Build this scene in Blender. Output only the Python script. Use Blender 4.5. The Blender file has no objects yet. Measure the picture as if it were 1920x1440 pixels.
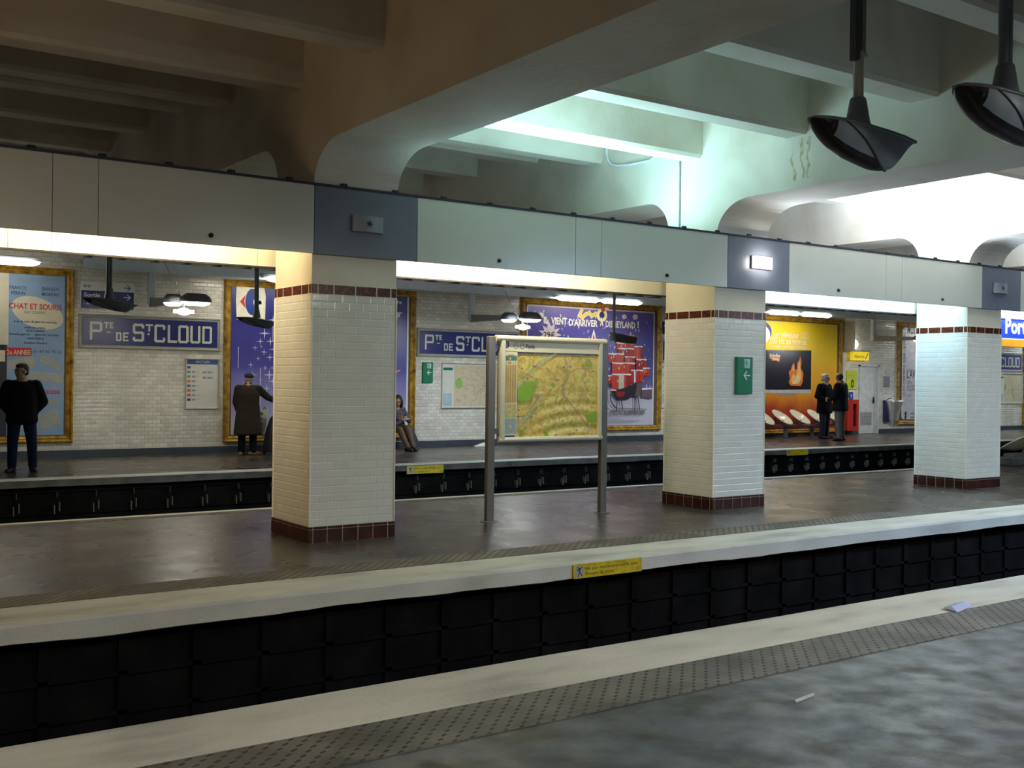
import bpy, math, random
from math import sin, cos, pi, radians
from mathutils import Vector, Matrix
random.seed(7)
S = bpy.context.scene
COL = S.collection

# ------------------------------------------------------------------ camera
F_PX, YAW, PITCH, ROLL, EYE = 2043.28, radians(35.0066), radians(-0.2675), radians(0.7052), 1.55
R0 = Vector((cos(YAW), -sin(YAW), 0)); FW = Vector((sin(YAW)*cos(PITCH), cos(YAW)*cos(PITCH), sin(PITCH)))
U0 = R0.cross(FW)
RT = R0*cos(ROLL)+U0*sin(ROLL); UP = -R0*sin(ROLL)+U0*cos(ROLL)
cd = bpy.data.cameras.new('camera'); cam = bpy.data.objects.new('camera', cd); COL.objects.link(cam)
cd.sensor_width = 36; cd.lens = F_PX/1920*36; cd.clip_end = 200; cd.clip_start = .05
M = Matrix((RT, UP, -FW)).transposed().to_4x4(); M.translation = (0, 0, EYE); cam.matrix_world = M
S.camera = cam
def at(px, py, Y):
    """point of the plane at depth Y that the measured pixel of the photograph shows"""
    d = FW*F_PX+RT*(px-960)+UP*(720-py); t = Y/d.y
    return d.x*t, EYE+d.z*t

# ------------------------------------------------------------------ world, exposure, lights
S.view_settings.view_transform = 'Standard'; S.view_settings.look = 'None'
S.view_settings.gamma = 1; S.view_settings.use_curve_mapping = False
S.view_settings.exposure = 0.5
w = bpy.data.worlds.new('world'); S.world = w; w.use_nodes = True
w.node_tree.nodes['Background'].inputs[0].default_value = (.10, .085, .06, 1)
w.node_tree.nodes['Background'].inputs[1].default_value = .14
def area(name, loc, size, power, color, direction, spread=180):
    l = bpy.data.lights.new(name, 'AREA'); l.shape = 'RECTANGLE'; l.size, l.size_y = size
    l.energy = power; l.color = color; l.spread = radians(spread)
    o = bpy.data.objects.new(name, l); COL.objects.link(o); o.location = loc
    o.rotation_euler = Vector(direction).to_track_quat('-Z', 'Y').to_euler()
    return o
WARM = (1, .83, .55); WHITE = (1, .93, .74); COOL = (.80, .93, 1.0); CYAN = (.45, .95, .95); NEUT = (.9, .95, 1)
# fluorescent tubes hidden behind the front fascia, shining at the inside of the rear one
for x0, x1, c, p in ((-.75, 1.75, WARM, 30), (2.45, 3.55, WARM, 28), (5.4, 7.25, WHITE, 50), (7.75, 8.6, WHITE, 5),
                     (11.2, 12.5, (.6, .85, 1), 18), (13.0, 14.5, (.40, .68, 1), 42), (16.1, 18.1, (.5, .75, 1), 40)):
    area('cove_light', ((x0+x1)/2, 9.40, 2.93), (x1-x0, .05), p, c, (0, 1, -.25))
# up-lights standing on the gantry, behind the fascia
area('uplight', (7.40, 9.44, 3.36), (3.7, .10), 80, (.52, .93, 1.0), (.05, -.1, 1), 180)
area('uplight', (12.75, 9.50, 3.36), (3.6, .10), 300, (.72, .85, 1), (0, 0, 1), 180)
area('uplight', (17.9, 9.50, 3.36), (3.4, .10), 200, (.72, .85, 1), (0, 0, 1), 180)
# lamps of the near platform, beyond the frame
area('platform_light', (-2.0, 2.0, 3.2), (1.2, .2), 22, (1, .92, .78), (0, .45, -1), 152)
area('platform_light', (2.6, .2, 3.2), (1.4, .2), 56, (1, .90, .70), (0, .45, -1), 152)
area('platform_light', (7.5, .8, 3.2), (1.4, .25), 86, (1, .96, .84), (0, .45, -1), 152)
area('platform_light', (12.0, 2.6, 3.2), (1.4, .25), 125, (.45, .66, 1), (-.1, .4, -1), 156)
area('platform_light', (17, 3.2, 3.2), (1.4, .25), 110, (.65, .82, 1), (-.1, .4, -1), 156)
area('bay_fill', (-1.2, 8.2, 2.4), (1.0, .3), 13, (1, .64, .32), (.5, -.1, 1), 180)  # added warm fill for the left bay's ceiling, not a platform lamp
# strips over the posters of the far wall and lamps of the far platform
for x, p, c in ((3.2, 7, WHITE), (8.6, 14, WHITE), (16.8, 40, (1, .93, .86)), (24.0, 62, (1, .95, .85)), (31.5, 30, COOL), (38, 30, COOL)):
    area('poster_light', (x, 20.25, 3.42), (2.2, .10), p, c, (0, .42, -1), 160)
for x, p, c in ((6.05, 19, WHITE), (13.0, 55, COOL), (20.0, 55, COOL), (27.3, 45, COOL), (34, 55, COOL), (41, 40, COOL)):
    area('arm_light', (x, 18.4, 2.70), (.8, .25), p, c, (0, .15, -1), 175)

# ------------------------------------------------------------------ materials
MATS = {}
def nt(name):
    m = bpy.data.materials.new(name); m.use_nodes = True; t = m.node_tree
    return m, t, t.nodes['Principled BSDF']
def N(t, kind, **kw):
    n = t.nodes.new(kind)
    for k, v in kw.items():
        if k in n.inputs: n.inputs[k].default_value = v
        else: setattr(n, k, v)
    return n
def c4(c): return (c[0], c[1], c[2], 1)
def mat(name, col, rough=.6, metal=0, var=.12, scale=6, bump=0, bscale=40, emit=0, ecol=None, coat=0, spec=.5, rvar=0):
    if name in MATS: return MATS[name]
    m, t, b = nt(name); L = t.links
    tc = N(t, 'ShaderNodeTexCoord'); no = N(t, 'ShaderNodeTexNoise', Scale=scale, Detail=4)
    L.new(tc.outputs['Object'], no.inputs['Vector'])
    mr = N(t, 'ShaderNodeMapRange'); mr.inputs[3].default_value = 1-var; mr.inputs[4].default_value = 1+var
    mr.inputs[1].default_value = .3; mr.inputs[2].default_value = .7
    L.new(no.outputs['Fac'], mr.inputs[0])
    mx = N(t, 'ShaderNodeVectorMath', operation='SCALE'); mx.inputs[0].default_value = col[:3]
    L.new(mr.outputs[0], mx.inputs['Scale']); L.new(mx.outputs[0], b.inputs['Base Color'])
    b.inputs['Roughness'].default_value = rough; b.inputs['Metallic'].default_value = metal
    b.inputs['Specular IOR Level'].default_value = spec; b.inputs['Coat Weight'].default_value = coat
    if rvar:
        m2 = N(t, 'ShaderNodeMapRange'); m2.inputs[3].default_value = rough-rvar; m2.inputs[4].default_value = rough+rvar
        m2.inputs[1].default_value = .35; m2.inputs[2].default_value = .65
        L.new(no.outputs['Fac'], m2.inputs[0]); L.new(m2.outputs[0], b.inputs['Roughness'])
    if emit:
        b.inputs['Emission Color'].default_value = c4(ecol or col); b.inputs['Emission Strength'].default_value = emit
    if bump:
        n2 = N(t, 'ShaderNodeTexNoise', Scale=bscale, Detail=5); L.new(tc.outputs['Object'], n2.inputs['Vector'])
        bp = N(t, 'ShaderNodeBump', Strength=bump, Distance=.02); L.new(n2.outputs['Fac'], bp.inputs['Height'])
        L.new(bp.outputs[0], b.inputs['Normal'])
    MATS[name] = m; return m
def brick(name, c1, c2, mortar, bw=.15, bh=.075, ms=.004, rough=.15, bump=.5, smooth=.35, dirt=.1):
    m, t, b = nt(name); L = t.links
    uv = N(t, 'ShaderNodeUVMap'); br = N(t, 'ShaderNodeTexBrick')
    br.offset = .5; br.inputs['Scale'].default_value = 1; br.inputs['Brick Width'].default_value = bw
    br.inputs['Row Height'].default_value = bh; br.inputs['Mortar Size'].default_value = ms
    br.inputs['Mortar Smooth'].default_value = .1
    br.inputs['Color1'].default_value = c4(c1); br.inputs['Color2'].default_value = c4(c2); br.inputs['Mortar'].default_value = c4(mortar)
    L.new(uv.outputs[0], br.inputs['Vector'])
    no = N(t, 'ShaderNodeTexNoise', Scale=1.3, Detail=6); L.new(uv.outputs[0], no.inputs['Vector'])
    mr = N(t, 'ShaderNodeMapRange'); mr.inputs[1].default_value = .3; mr.inputs[2].default_value = .7
    mr.inputs[3].default_value = 1-dirt; mr.inputs[4].default_value = 1+dirt; L.new(no.outputs['Fac'], mr.inputs[0])
    sc = N(t, 'ShaderNodeVectorMath', operation='SCALE'); L.new(br.outputs['Color'], sc.inputs[0]); L.new(mr.outputs[0], sc.inputs['Scale'])
    L.new(sc.outputs[0], b.inputs['Base Color']); b.inputs['Roughness'].default_value = rough
    b2 = N(t, 'ShaderNodeTexBrick'); b2.offset = .5
    for k in ('Scale', 'Brick Width', 'Row Height'): b2.inputs[k].default_value = br.inputs[k].default_value
    b2.inputs['Mortar Size'].default_value = ms*3; b2.inputs['Mortar Smooth'].default_value = 1.0
    L.new(uv.outputs[0], b2.inputs['Vector'])
    n3 = N(t, 'ShaderNodeTexNoise', Scale=9, Detail=2); L.new(uv.outputs[0], n3.inputs['Vector'])
    a = N(t, 'ShaderNodeMath', operation='MULTIPLY_ADD'); a.inputs[1].default_value = -1
    L.new(b2.outputs['Fac'], a.inputs[0]); n4 = N(t, 'ShaderNodeMath', operation='MULTIPLY'); n4.inputs[1].default_value = .5
    L.new(n3.outputs['Fac'], n4.inputs[0]); L.new(n4.outputs[0], a.inputs[2])
    bp = N(t, 'ShaderNodeBump', Strength=bump, Distance=.006); L.new(a.outputs[0], bp.inputs['Height']); L.new(bp.outputs[0], b.inputs['Normal'])
    MATS[name] = m; return m
def ramp_mat(name, stops, axis='Z', lo=0, hi=1, rough=.35, noise=.06, nscale=2.5):
    """printed gradient: colours of the artwork itself"""
    m, t, b = nt(name); L = t.links
    tc = N(t, 'ShaderNodeTexCoord'); sp = N(t, 'ShaderNodeSeparateXYZ'); L.new(tc.outputs['Object'], sp.inputs[0])
    no = N(t, 'ShaderNodeTexNoise', Scale=nscale, Detail=5); L.new(tc.outputs['Object'], no.inputs['Vector'])
    mr = N(t, 'ShaderNodeMapRange'); mr.inputs[1].default_value = lo; mr.inputs[2].default_value = hi
    L.new(sp.outputs[axis], mr.inputs[0])
    ad = N(t, 'ShaderNodeMath', operation='MULTIPLY_ADD'); ad.inputs[1].default_value = noise*2; L.new(no.outputs['Fac'], ad.inputs[0])
    sb = N(t, 'ShaderNodeMath', operation='SUBTRACT'); sb.inputs[1].default_value = noise; L.new(mr.outputs[0], sb.inputs[0]); L.new(sb.outputs[0], ad.inputs[2])
    cr = N(t, 'ShaderNodeValToRGB'); e = cr.color_ramp.elements
    e[0].position, e[0].color = stops[0][0], c4(stops[0][1]); e[1].position, e[1].color = stops[-1][0], c4(stops[-1][1])
    for p, c in stops[1:-1]:
        q = e.new(p); q.color = c4(c)
    L.new(ad.outputs[0], cr.inputs[0]); L.new(cr.outputs[0], b.inputs['Base Color']); b.inputs['Roughness'].default_value = rough
    MATS[name] = m; return m
def noise_ramp(name, stops, scale=3, detail=6, rough=.5, rlo=None, rhi=None, bump=0, bscale=60, dist=0, stretch=(1, 1, 1), spec=.5):
    m, t, b = nt(name); L = t.links
    tc = N(t, 'ShaderNodeTexCoord'); mp = N(t, 'ShaderNodeMapping'); mp.inputs['Scale'].default_value = stretch
    L.new(tc.outputs['Object'], mp.inputs[0])
    no = N(t, 'ShaderNodeTexNoise', Scale=scale, Detail=detail, Distortion=dist); L.new(mp.outputs[0], no.inputs['Vector'])
    cr = N(t, 'ShaderNodeValToRGB'); e = cr.color_ramp.elements
    e[0].position, e[0].color = stops[0][0], c4(stops[0][1]); e[1].position, e[1].color = stops[-1][0], c4(stops[-1][1])
    for p, c in stops[1:-1]:
        q = e.new(p); q.color = c4(c)
    L.new(no.outputs['Fac'], cr.inputs[0]); L.new(cr.outputs[0], b.inputs['Base Color'])
    b.inputs['Roughness'].default_value = rough; b.inputs['Specular IOR Level'].default_value = spec
    if rlo is not None:
        n2 = N(t, 'ShaderNodeTexNoise', Scale=scale*1.7, Detail=5); L.new(mp.outputs[0], n2.inputs['Vector'])
        mr = N(t, 'ShaderNodeMapRange'); mr.inputs[1].default_value = .35; mr.inputs[2].default_value = .65
        mr.inputs[3].default_value = rlo; mr.inputs[4].default_value = rhi
        L.new(n2.outputs['Fac'], mr.inputs[0]); L.new(mr.outputs[0], b.inputs['Roughness'])
    if bump:
        n3 = N(t, 'ShaderNodeTexNoise', Scale=bscale, Detail=4); L.new(tc.outputs['Object'], n3.inputs['Vector'])
        bp = N(t, 'ShaderNodeBump', Strength=bump, Distance=.01); L.new(n3.outputs['Fac'], bp.inputs['Height']); L.new(bp.outputs[0], b.inputs['Normal'])
    MATS[name] = m; return m
def stud_mat(name, base, dark, pu, pv, shear, w, rough=.6, bump=.6):
    """strip of raised studs standing in slanted rows"""
    m, t, b = nt(name); L = t.links
    tc = N(t, 'ShaderNodeTexCoord'); sp = N(t, 'ShaderNodeSeparateXYZ'); L.new(tc.outputs['Object'], sp.inputs[0])
    def mt(op, a, b_=None, c=None):
        n = N(t, 'ShaderNodeMath', operation=op)
        for i, v in enumerate((a, b_, c)):
            if v is None: continue
            if isinstance(v, (int, float)): n.inputs[i].default_value = v
            else: L.new(v, n.inputs[i])
        return n.outputs[0]
    u = mt('DIVIDE', mt('MULTIPLY_ADD', sp.outputs['Y'], shear, sp.outputs['X']), pu); v = mt('DIVIDE', sp.outputs['Y'], pv)
    fu = mt('ABSOLUTE', mt('SUBTRACT', mt('FRACT', u), .5)); fv = mt('ABSOLUTE', mt('SUBTRACT', mt('FRACT', v), .5))
    d = mt('ADD', mt('POWER', mt('DIVIDE', fu, w[0]), 2), mt('POWER', mt('DIVIDE', fv, w[1]), 2))
    mask = N(t, 'ShaderNodeMapRange'); mask.inputs[1].default_value = 1.25; mask.inputs[2].default_value = .7; L.new(d, mask.inputs[0])
    no = N(t, 'ShaderNodeTexNoise', Scale=2.2, Detail=6, Distortion=.5); L.new(tc.outputs['Object'], no.inputs['Vector'])
    cr = N(t, 'ShaderNodeValToRGB'); e = cr.color_ramp.elements
    e[0].position, e[0].color = .38, c4([x*.45 for x in base]); e[1].position, e[1].color = .58, c4(base)
    L.new(no.outputs['Fac'], cr.inputs[0])
    mx = N(t, 'ShaderNodeMix', data_type='RGBA'); L.new(mask.outputs[0], mx.inputs[0]); L.new(cr.outputs[0], mx.inputs[6]); mx.inputs[7].default_value = c4(dark)
    L.new(mx.outputs[2], b.inputs['Base Color']); b.inputs['Roughness'].default_value = rough
    bp = N(t, 'ShaderNodeBump', Strength=bump, Distance=.006); L.new(mask.outputs[0], bp.inputs['Height']); L.new(bp.outputs[0], b.inputs['Normal'])
    MATS[name] = m; return m

# ------------------------------------------------------------------ mesh helpers
class MB:
    def __init__(s): s.v = []; s.f = []; s.m = []; s.sm = []
    def add(s, vs, fs, mi=0, smooth=False):
        o = len(s.v); s.v += [tuple(p) for p in vs]
        for f in fs: s.f.append([i+o for i in f]); s.m.append(mi); s.sm.append(smooth)
        return s
    def box(s, x0, x1, y0, y1, z0, z1, mi=0):
        return s.add([(x, y, z) for z in (z0, z1) for y in (y0, y1) for x in (x0, x1)],
                     [(0, 2, 3, 1), (4, 5, 7, 6), (0, 1, 5, 4), (2, 6, 7, 3), (0, 4, 6, 2), (1, 3, 7, 5)], mi)
    def bbox(s, x0, x1, y0, y1, z0, z1, b=.01, mi=0):
        """box with chamfered edges"""
        xs, ys, zs = (x0, x1), (y0, y1), (z0, z1); v = []; idx = {}
        for i in (0, 1):
            for j in (0, 1):
                for k in (0, 1):
                    dx, dy, dz = (b if i == 0 else -b), (b if j == 0 else -b), (b if k == 0 else -b)
                    X, Y, Z = xs[i], ys[j], zs[k]
                    for a, p in (('x', (X, Y+dy, Z+dz)), ('y', (X+dx, Y, Z+dz)), ('z', (X+dx, Y+dy, Z))):
                        idx[(i, j, k, a)] = len(v); v.append(p)
        f = []
        g = lambda *a: idx[a]
        for i in (0, 1):
            q = [g(i, 0, 0, 'x'), g(i, 1, 0, 'x'), g(i, 1, 1, 'x'), g(i, 0, 1, 'x')]; f.append(q if i else q[::-1])
            q = [g(0, i, 0, 'y'), g(1, i, 0, 'y'), g(1, i, 1, 'y'), g(0, i, 1, 'y')]; f.append(q[::-1] if i else q)
            q = [g(0, 0, i, 'z'), g(1, 0, i, 'z'), g(1, 1, i, 'z'), g(0, 1, i, 'z')]; f.append(q if i else q[::-1])
        for a in (0, 1):
            for c in (0, 1):
                f.append([g(a, c, 0, 'x'), g(a, c, 1, 'x'), g(a, c, 1, 'y'), g(a, c, 0, 'y')])
                f.append([g(a, 0, c, 'x'), g(a, 1, c, 'x'), g(a, 1, c, 'z'), g(a, 0, c, 'z')])
                f.append([g(0, a, c, 'y'), g(1, a, c, 'y'), g(1, a, c, 'z'), g(0, a, c, 'z')])
                for k in (0, 1): f.append([g(a, c, k, 'x'), g(a, c, k, 'y'), g(a, c, k, 'z')])
        return s.add(v, f, mi)
    def prism(s, poly, axis, a, b, mi=0, smooth=False):
        """extrude a 2D outline along an axis: axis x takes (y,z), y takes (x,z), z takes (x,y)"""
        n = len(poly)
        def P(p, t): return {'x': (t, p[0], p[1]), 'y': (p[0], t, p[1]), 'z': (p[0], p[1], t)}[axis]
        v = [P(p, a) for p in poly]+[P(p, b) for p in poly]
        return s.add(v, [list(range(n))[::-1], list(range(n, 2*n))]+[(i, (i+1) % n, n+(i+1) % n, n+i) for i in range(n)], mi, smooth)
    def rings(s, rs, mi=0, smooth=True, cap=True):
        n = len(rs[0]); v = [p for r in rs for p in r]; f = []
        for k in range(len(rs)-1):
            for i in range(n): f.append((k*n+i, k*n+(i+1) % n, (k+1)*n+(i+1) % n, (k+1)*n+i))
        s.add(v, f, mi, smooth)
        if cap: s.add(list(rs[0]), [list(range(n))[::-1]], mi); s.add(list(rs[-1]), [list(range(n))], mi)
        return s
    def tube(s, pts, r, mi=0, n=10, r2=None, cap=True):
        pts = [Vector(p) for p in pts]; rs = []
        R = r if isinstance(r, (list, tuple)) else [r+(0 if r2 is None else (r2-r)*i/(len(pts)-1)) for i in range(len(pts))]
        ref = None
        for i, p in enumerate(pts):
            d = (pts[min(i+1, len(pts)-1)]-pts[max(i-1, 0)]).normalized()
            if ref is None: ref = Vector((0, 0, 1)) if abs(d.z) < .9 else Vector((1, 0, 0))
            a = d.cross(ref).normalized(); b = a.cross(d).normalized(); ref = b
            rs.append([p+a*cos(2*pi*k/n)*R[i]+b*sin(2*pi*k/n)*R[i] for k in range(n)])
        return s.rings(rs, mi, True, cap)
    def ell(s, c, r, mi=0, n=16, m=10, rot=None):
        c = Vector(c); rs = []
        for j in range(m+1):
            t = pi*j/m; t = min(max(t, .02), pi-.02)
            ring = []
            for i in range(n):
                p = Vector((r[0]*sin(t)*cos(2*pi*i/n), r[1]*sin(t)*sin(2*pi*i/n), -r[2]*cos(t)))
                if rot: p = rot @ p
                ring.append(c+p)
            rs.append(ring)
        return s.rings(rs, mi)
    def loft(s, secs, mi=0, n=20, p=2.0, cap=True, smooth=True):
        """horizontal superellipse sections (z, cx, cy, rx, ry)"""
        rs = []
        for z, cx, cy, rx, ry in secs:
            ring = []
            for i in range(n):
                a = 2*pi*i/n; ca, sa = cos(a), sin(a)
                ring.append((cx+rx*math.copysign(abs(ca)**(2/p), ca), cy+ry*math.copysign(abs(sa)**(2/p), sa), z))
            rs.append(ring)
        return s.rings(rs, mi, smooth, cap)
    def mesh(s, name, mats, off=(0, 0, 0), uv=False):
        me = bpy.data.meshes.new(name)
        me.from_pydata([(a-off[0], b-off[1], c-off[2]) for a, b, c in s.v], [], s.f)
        for m in (mats if isinstance(mats, (list, tuple)) else [mats]): me.materials.append(m)
        me.polygons.foreach_set('material_index', s.m); me.polygons.foreach_set('use_smooth', s.sm)
        if uv:
            l = me.uv_layers.new(name='UVMap').data
            for p in me.polygons:
                n = p.normal; ax = max(range(3), key=lambda i: abs(n[i]))
                for li in p.loop_indices:
                    c = s.v[me.loops[li].vertex_index]
                    l[li].uv = (c[1], c[2]) if ax == 0 else ((c[0], c[2]) if ax == 1 else (c[0], c[1]))
        me.update(); return me
    def build(s, name, mats, parent=None, uv=False, local=False):
        off = (0, 0, 0) if (parent is None or local) else WLOC[parent]
        o = bpy.data.objects.new(name, s.mesh(name, mats, off, uv)); COL.objects.link(o)
        if parent is not None: o.parent = parent; WLOC[o] = WLOC[parent]
        else: WLOC[o] = (0, 0, 0)
        return o
WLOC = {}
def tag(o, label, cat, group=None):
    o['label'] = label; o['category'] = cat
    if group: o['group'] = group
    return o
def thing(name, label, cat, loc=(0, 0, 0), rz=0, group=None):
    o = bpy.data.objects.new(name, None); COL.objects.link(o); o.location = loc; o.rotation_euler = (0, 0, rz)
    WLOC[o] = tuple(loc); return tag(o, label, cat, group)
def struct(o): o['kind'] = 'structure'; return o
def copy_tree(o, parent=None):
    c = o.copy(); COL.objects.link(c)
    if parent is not None: c.parent = parent
    for ch in [q for q in bpy.data.objects if q.parent == o]: copy_tree(ch, c)
    return c
_tc = {}
def glyphs(s, bold=0, shear=0):
    k = (s, bold, shear)
    if k not in _tc:
        cu = bpy.data.curves.new('t', 'FONT'); cu.body = s; cu.offset = bold; cu.shear = shear; cu.resolution_u = 2
        ob = bpy.data.objects.new('t', cu); COL.objects.link(ob)
        me = ob.evaluated_get(bpy.context.evaluated_depsgraph_get()).to_mesh() if False else bpy.data.meshes.new_from_object(ob)
        _tc[k] = ([tuple(v.co) for v in me.vertices], [tuple(p.vertices) for p in me.polygons])
        bpy.data.objects.remove(ob); bpy.data.curves.remove(cu); bpy.data.meshes.remove(me)
    return _tc[k]
CAPH = max(v[1] for v in glyphs('H')[0])
class Art:
    """a flat printed design facing -Y: outlines in (x, z), a hair in front of one another"""
    def __init__(s, Y, step=.0012): s.mb = MB(); s.Y = Y; s.k = 0; s.step = step; s.mats = []
    def mi(s, m):
        if m not in s.mats: s.mats.append(m)
        return s.mats.index(m)
    def lay(s): s.k += 1; return s
    def poly(s, pts, m):
        a = sum(pts[i][0]*pts[(i+1) % len(pts)][1]-pts[(i+1) % len(pts)][0]*pts[i][1] for i in range(len(pts)))
        if a < 0: pts = pts[::-1]
        y = s.Y-s.k*s.step; s.mb.add([(p[0], y, p[1]) for p in pts], [list(range(len(pts)))], s.mi(m)); return s
    def rect(s, x0, z0, x1, z1, m): return s.poly([(x0, z0), (x1, z0), (x1, z1), (x0, z1)], m)
    def rrect(s, x0, z0, x1, z1, r, m):
        p = []
        for cx, cz, a0 in ((x1-r, z1-r, 0), (x0+r, z1-r, 90), (x0+r, z0+r, 180), (x1-r, z0+r, 270)):
            p += [(cx+r*cos(radians(a0+a)), cz+r*sin(radians(a0+a))) for a in (0, 30, 60, 90)]
        return s.poly(p, m)
    def ell(s, cx, cz, rx, rz, m, n=24, a=0):
        return s.poly([(cx+rx*cos(t)*cos(a)-rz*sin(t)*sin(a), cz+rx*cos(t)*sin(a)+rz*sin(t)*cos(a)) for t in [2*pi*i/n for i in range(n)]], m)
    def line(s, pts, w, m, ext=True):
        for (x0, z0), (x1, z1) in zip(pts, pts[1:]):
            d = math.hypot(x1-x0, z1-z0) or 1e-6; ux, uz = (x1-x0)/d*w/2, (z1-z0)/d*w/2; e = 1 if ext else 0
            s.poly([(x0-ux*e-uz, z0-uz*e+ux), (x0-ux*e+uz, z0-uz*e-ux), (x1+ux*e+uz, z1+uz*e-ux), (x1+ux*e-uz, z1+uz*e+ux)], m)
            s.k += .12
        return s
    def text(s, t, x, z, h, m, w=None, align='l', bold=0, shear=0, rot=0, slope=0):
        vs, fs = glyphs(t, bold, shear); sx = sz = h/CAPH
        x0 = min(v[0] for v in vs); x1 = max(v[0] for v in vs)
        if w: sx = w/(x1-x0)
        W = (x1-x0)*sx; o = 0 if align == 'l' else (W/2 if align == 'c' else W)
        y = s.Y-s.k*s.step; out = []
        for v in vs:
            a, b = (v[0]-x0)*sx-o, v[1]*sz
            out.append((x+a*cos(rot)-b*sin(rot), y, z+a*sin(rot)+b*cos(rot)+slope*a))
        s.mb.add(out, fs, s.mi(m)); return s
    def build(s, name, parent): return s.mb.build(name, s.mats, parent)
def remesh(name, mb, voxel, material, parent, smooth=3):
    me = mb.mesh('tmp', material); o = bpy.data.objects.new('tmp', me); COL.objects.link(o)
    md = o.modifiers.new('r', 'REMESH'); md.mode = 'VOXEL'; md.voxel_size = voxel; md.use_smooth_shade = True
    sm = o.modifiers.new('s', 'SMOOTH'); sm.iterations = smooth; sm.factor = .5
    dg = bpy.context.evaluated_depsgraph_get(); dg.update()
    m2 = bpy.data.meshes.new_from_object(o.evaluated_get(dg)); m2.name = name
    bpy.data.objects.remove(o); bpy.data.meshes.remove(me)
    m2.materials.clear(); m2.materials.append(material)
    for p in m2.polygons: p.use_smooth = True; p.material_index = 0
    ob = bpy.data.objects.new(name, m2); COL.objects.link(ob); ob.parent = parent; WLOC[ob] = (0, 0, 0)
    return ob
# ------------------------------------------------------------------ the station: platforms, tracks, walls
XL, XR = -9, 46
YW = 21.17
asphalt = noise_ramp('asphalt', [(.34, (.036, .029, .024)), (.5, (.062, .050, .042)), (.66, (.085, .071, .060))], scale=1.1, detail=6, rlo=.24, rhi=.34, bump=.06, bscale=120)
asphalt_n = noise_ramp('asphalt_worn', [(.36, (.011, .012, .014)), (.43, (.026, .031, .040)), (.50, (.036, .045, .062)), (.62, (.056, .070, .100))], scale=3.2, detail=10, rlo=.30, rhi=.5, bump=.15, bscale=90, dist=.6, spec=.32)
coping = noise_ramp('pale_concrete', [(.28, (.36, .36, .34)), (.45, (.57, .57, .52)), (.7, (.70, .70, .65))], scale=2.2, detail=9, rough=.75, bump=.35, bscale=35, stretch=(.5, 1.5, 1))
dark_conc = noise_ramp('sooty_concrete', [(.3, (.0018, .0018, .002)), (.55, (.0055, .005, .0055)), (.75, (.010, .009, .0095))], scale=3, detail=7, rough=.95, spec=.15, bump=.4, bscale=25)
grey_conc = noise_ramp('grey_concrete', [(.3, (.06, .06, .06)), (.55, (.12, .12, .115)), (.75, (.18, .18, .17))], scale=3, detail=7, rough=.85, bump=.4, bscale=25)
studs = stud_mat('studded_strip', (.145, .14, .13), (.012, .012, .012), .088, .043, -1.0, (.15, .28))
ribs_m = stud_mat('ribbed_strip', (.15, .135, .105), (.06, .05, .045), .088, .5, -1.0, (.16, 2.0), bump=.8)
plaster = noise_ramp('ceiling_plaster', [(.28, (.58, .53, .44)), (.5, (.70, .66, .58)), (.72, (.77, .74, .67))], scale=1.1, detail=8, rough=.8, bump=.35, bscale=14, dist=.3)
walltile = brick('wall_tiles', (.80, .78, .70), (.64, .61, .53), (.52, .50, .43), ms=.004, rough=.2, dirt=.12)
pilltile = brick('pillar_tiles', (.84, .82, .72), (.79, .77, .68), (.83, .81, .72), ms=.003, rough=.14, bump=.45, dirt=.04)
skirt_m = mat('skirting_grey', (.045, .055, .075), .5, bump=.2)

def plate(name, y0, y1, z0, z1, m, x0=XL, x1=XR, uv=False):
    return struct(MB().box(x0, x1, y0, y1, z0, z1).build(name, m, uv=uv))
def wavy_coping(name, ys, zs, amp=.006, face=None):
    """long kerb of cast concrete whose edge is slightly worn"""
    mb = MB(); rs = []; n = 420
    for i in range(n+1):
        x = XL+(XR-XL)*i/n
        q = amp*(sin(x*2.1)+.6*sin(x*5.3+1)+.8*random.uniform(-1, 1)*.5)
        s_ = 1 if ys[1] > ys[0] else -1
        a, b = ys; z0, z1 = zs; c = .018
        # a = inner edge, b = track edge
        rs.append([(x, a, z0), (x, a, z1), (x, b-s_*c, z1+q*.15), (x, b+s_*q*.5, z1-c), (x, b+s_*q*.4, z0+c*.5+q), (x, b-s_*c, z0+q)][::s_])
    mb.rings(rs, 0, False)
    if face:
        for i, f in enumerate(mb.f):
            c = [sum(mb.v[q][k] for q in f)/len(f) for k in (1, 2)]
            if c[1] < -.02: mb.m[i] = 1
    return struct(mb.build(name, [coping, face] if face else coping))
plate('platform_near', -3.2, 3.92, -.30, 0, asphalt_n)
plate('tactile_strip', 3.92, 4.34, -.30, .004, studs)
wavy_coping('platform_coping', (4.34, 4.90), (-.16, 0))
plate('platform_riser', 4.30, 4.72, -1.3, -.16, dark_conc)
plate('platform_middle', 8.14, 11.84, -.30, 0, asphalt)
plate('tactile_strip', 7.78, 8.14, -.30, .004, ribs_m)
wavy_coping('platform_coping', (7.78, 7.23), (-.135, 0))
plate('tactile_strip', 11.84, 12.00, -.30, .004, ribs_m)
wavy_coping('platform_coping', (12.00, 12.17), (-.135, 0), .003)
plate('platform_far', 17.26, YW+.1, -.30, 0, asphalt)
wavy_coping('platform_coping', (17.26, 17.00), (-.13, 0), .003, grey_conc)
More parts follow.
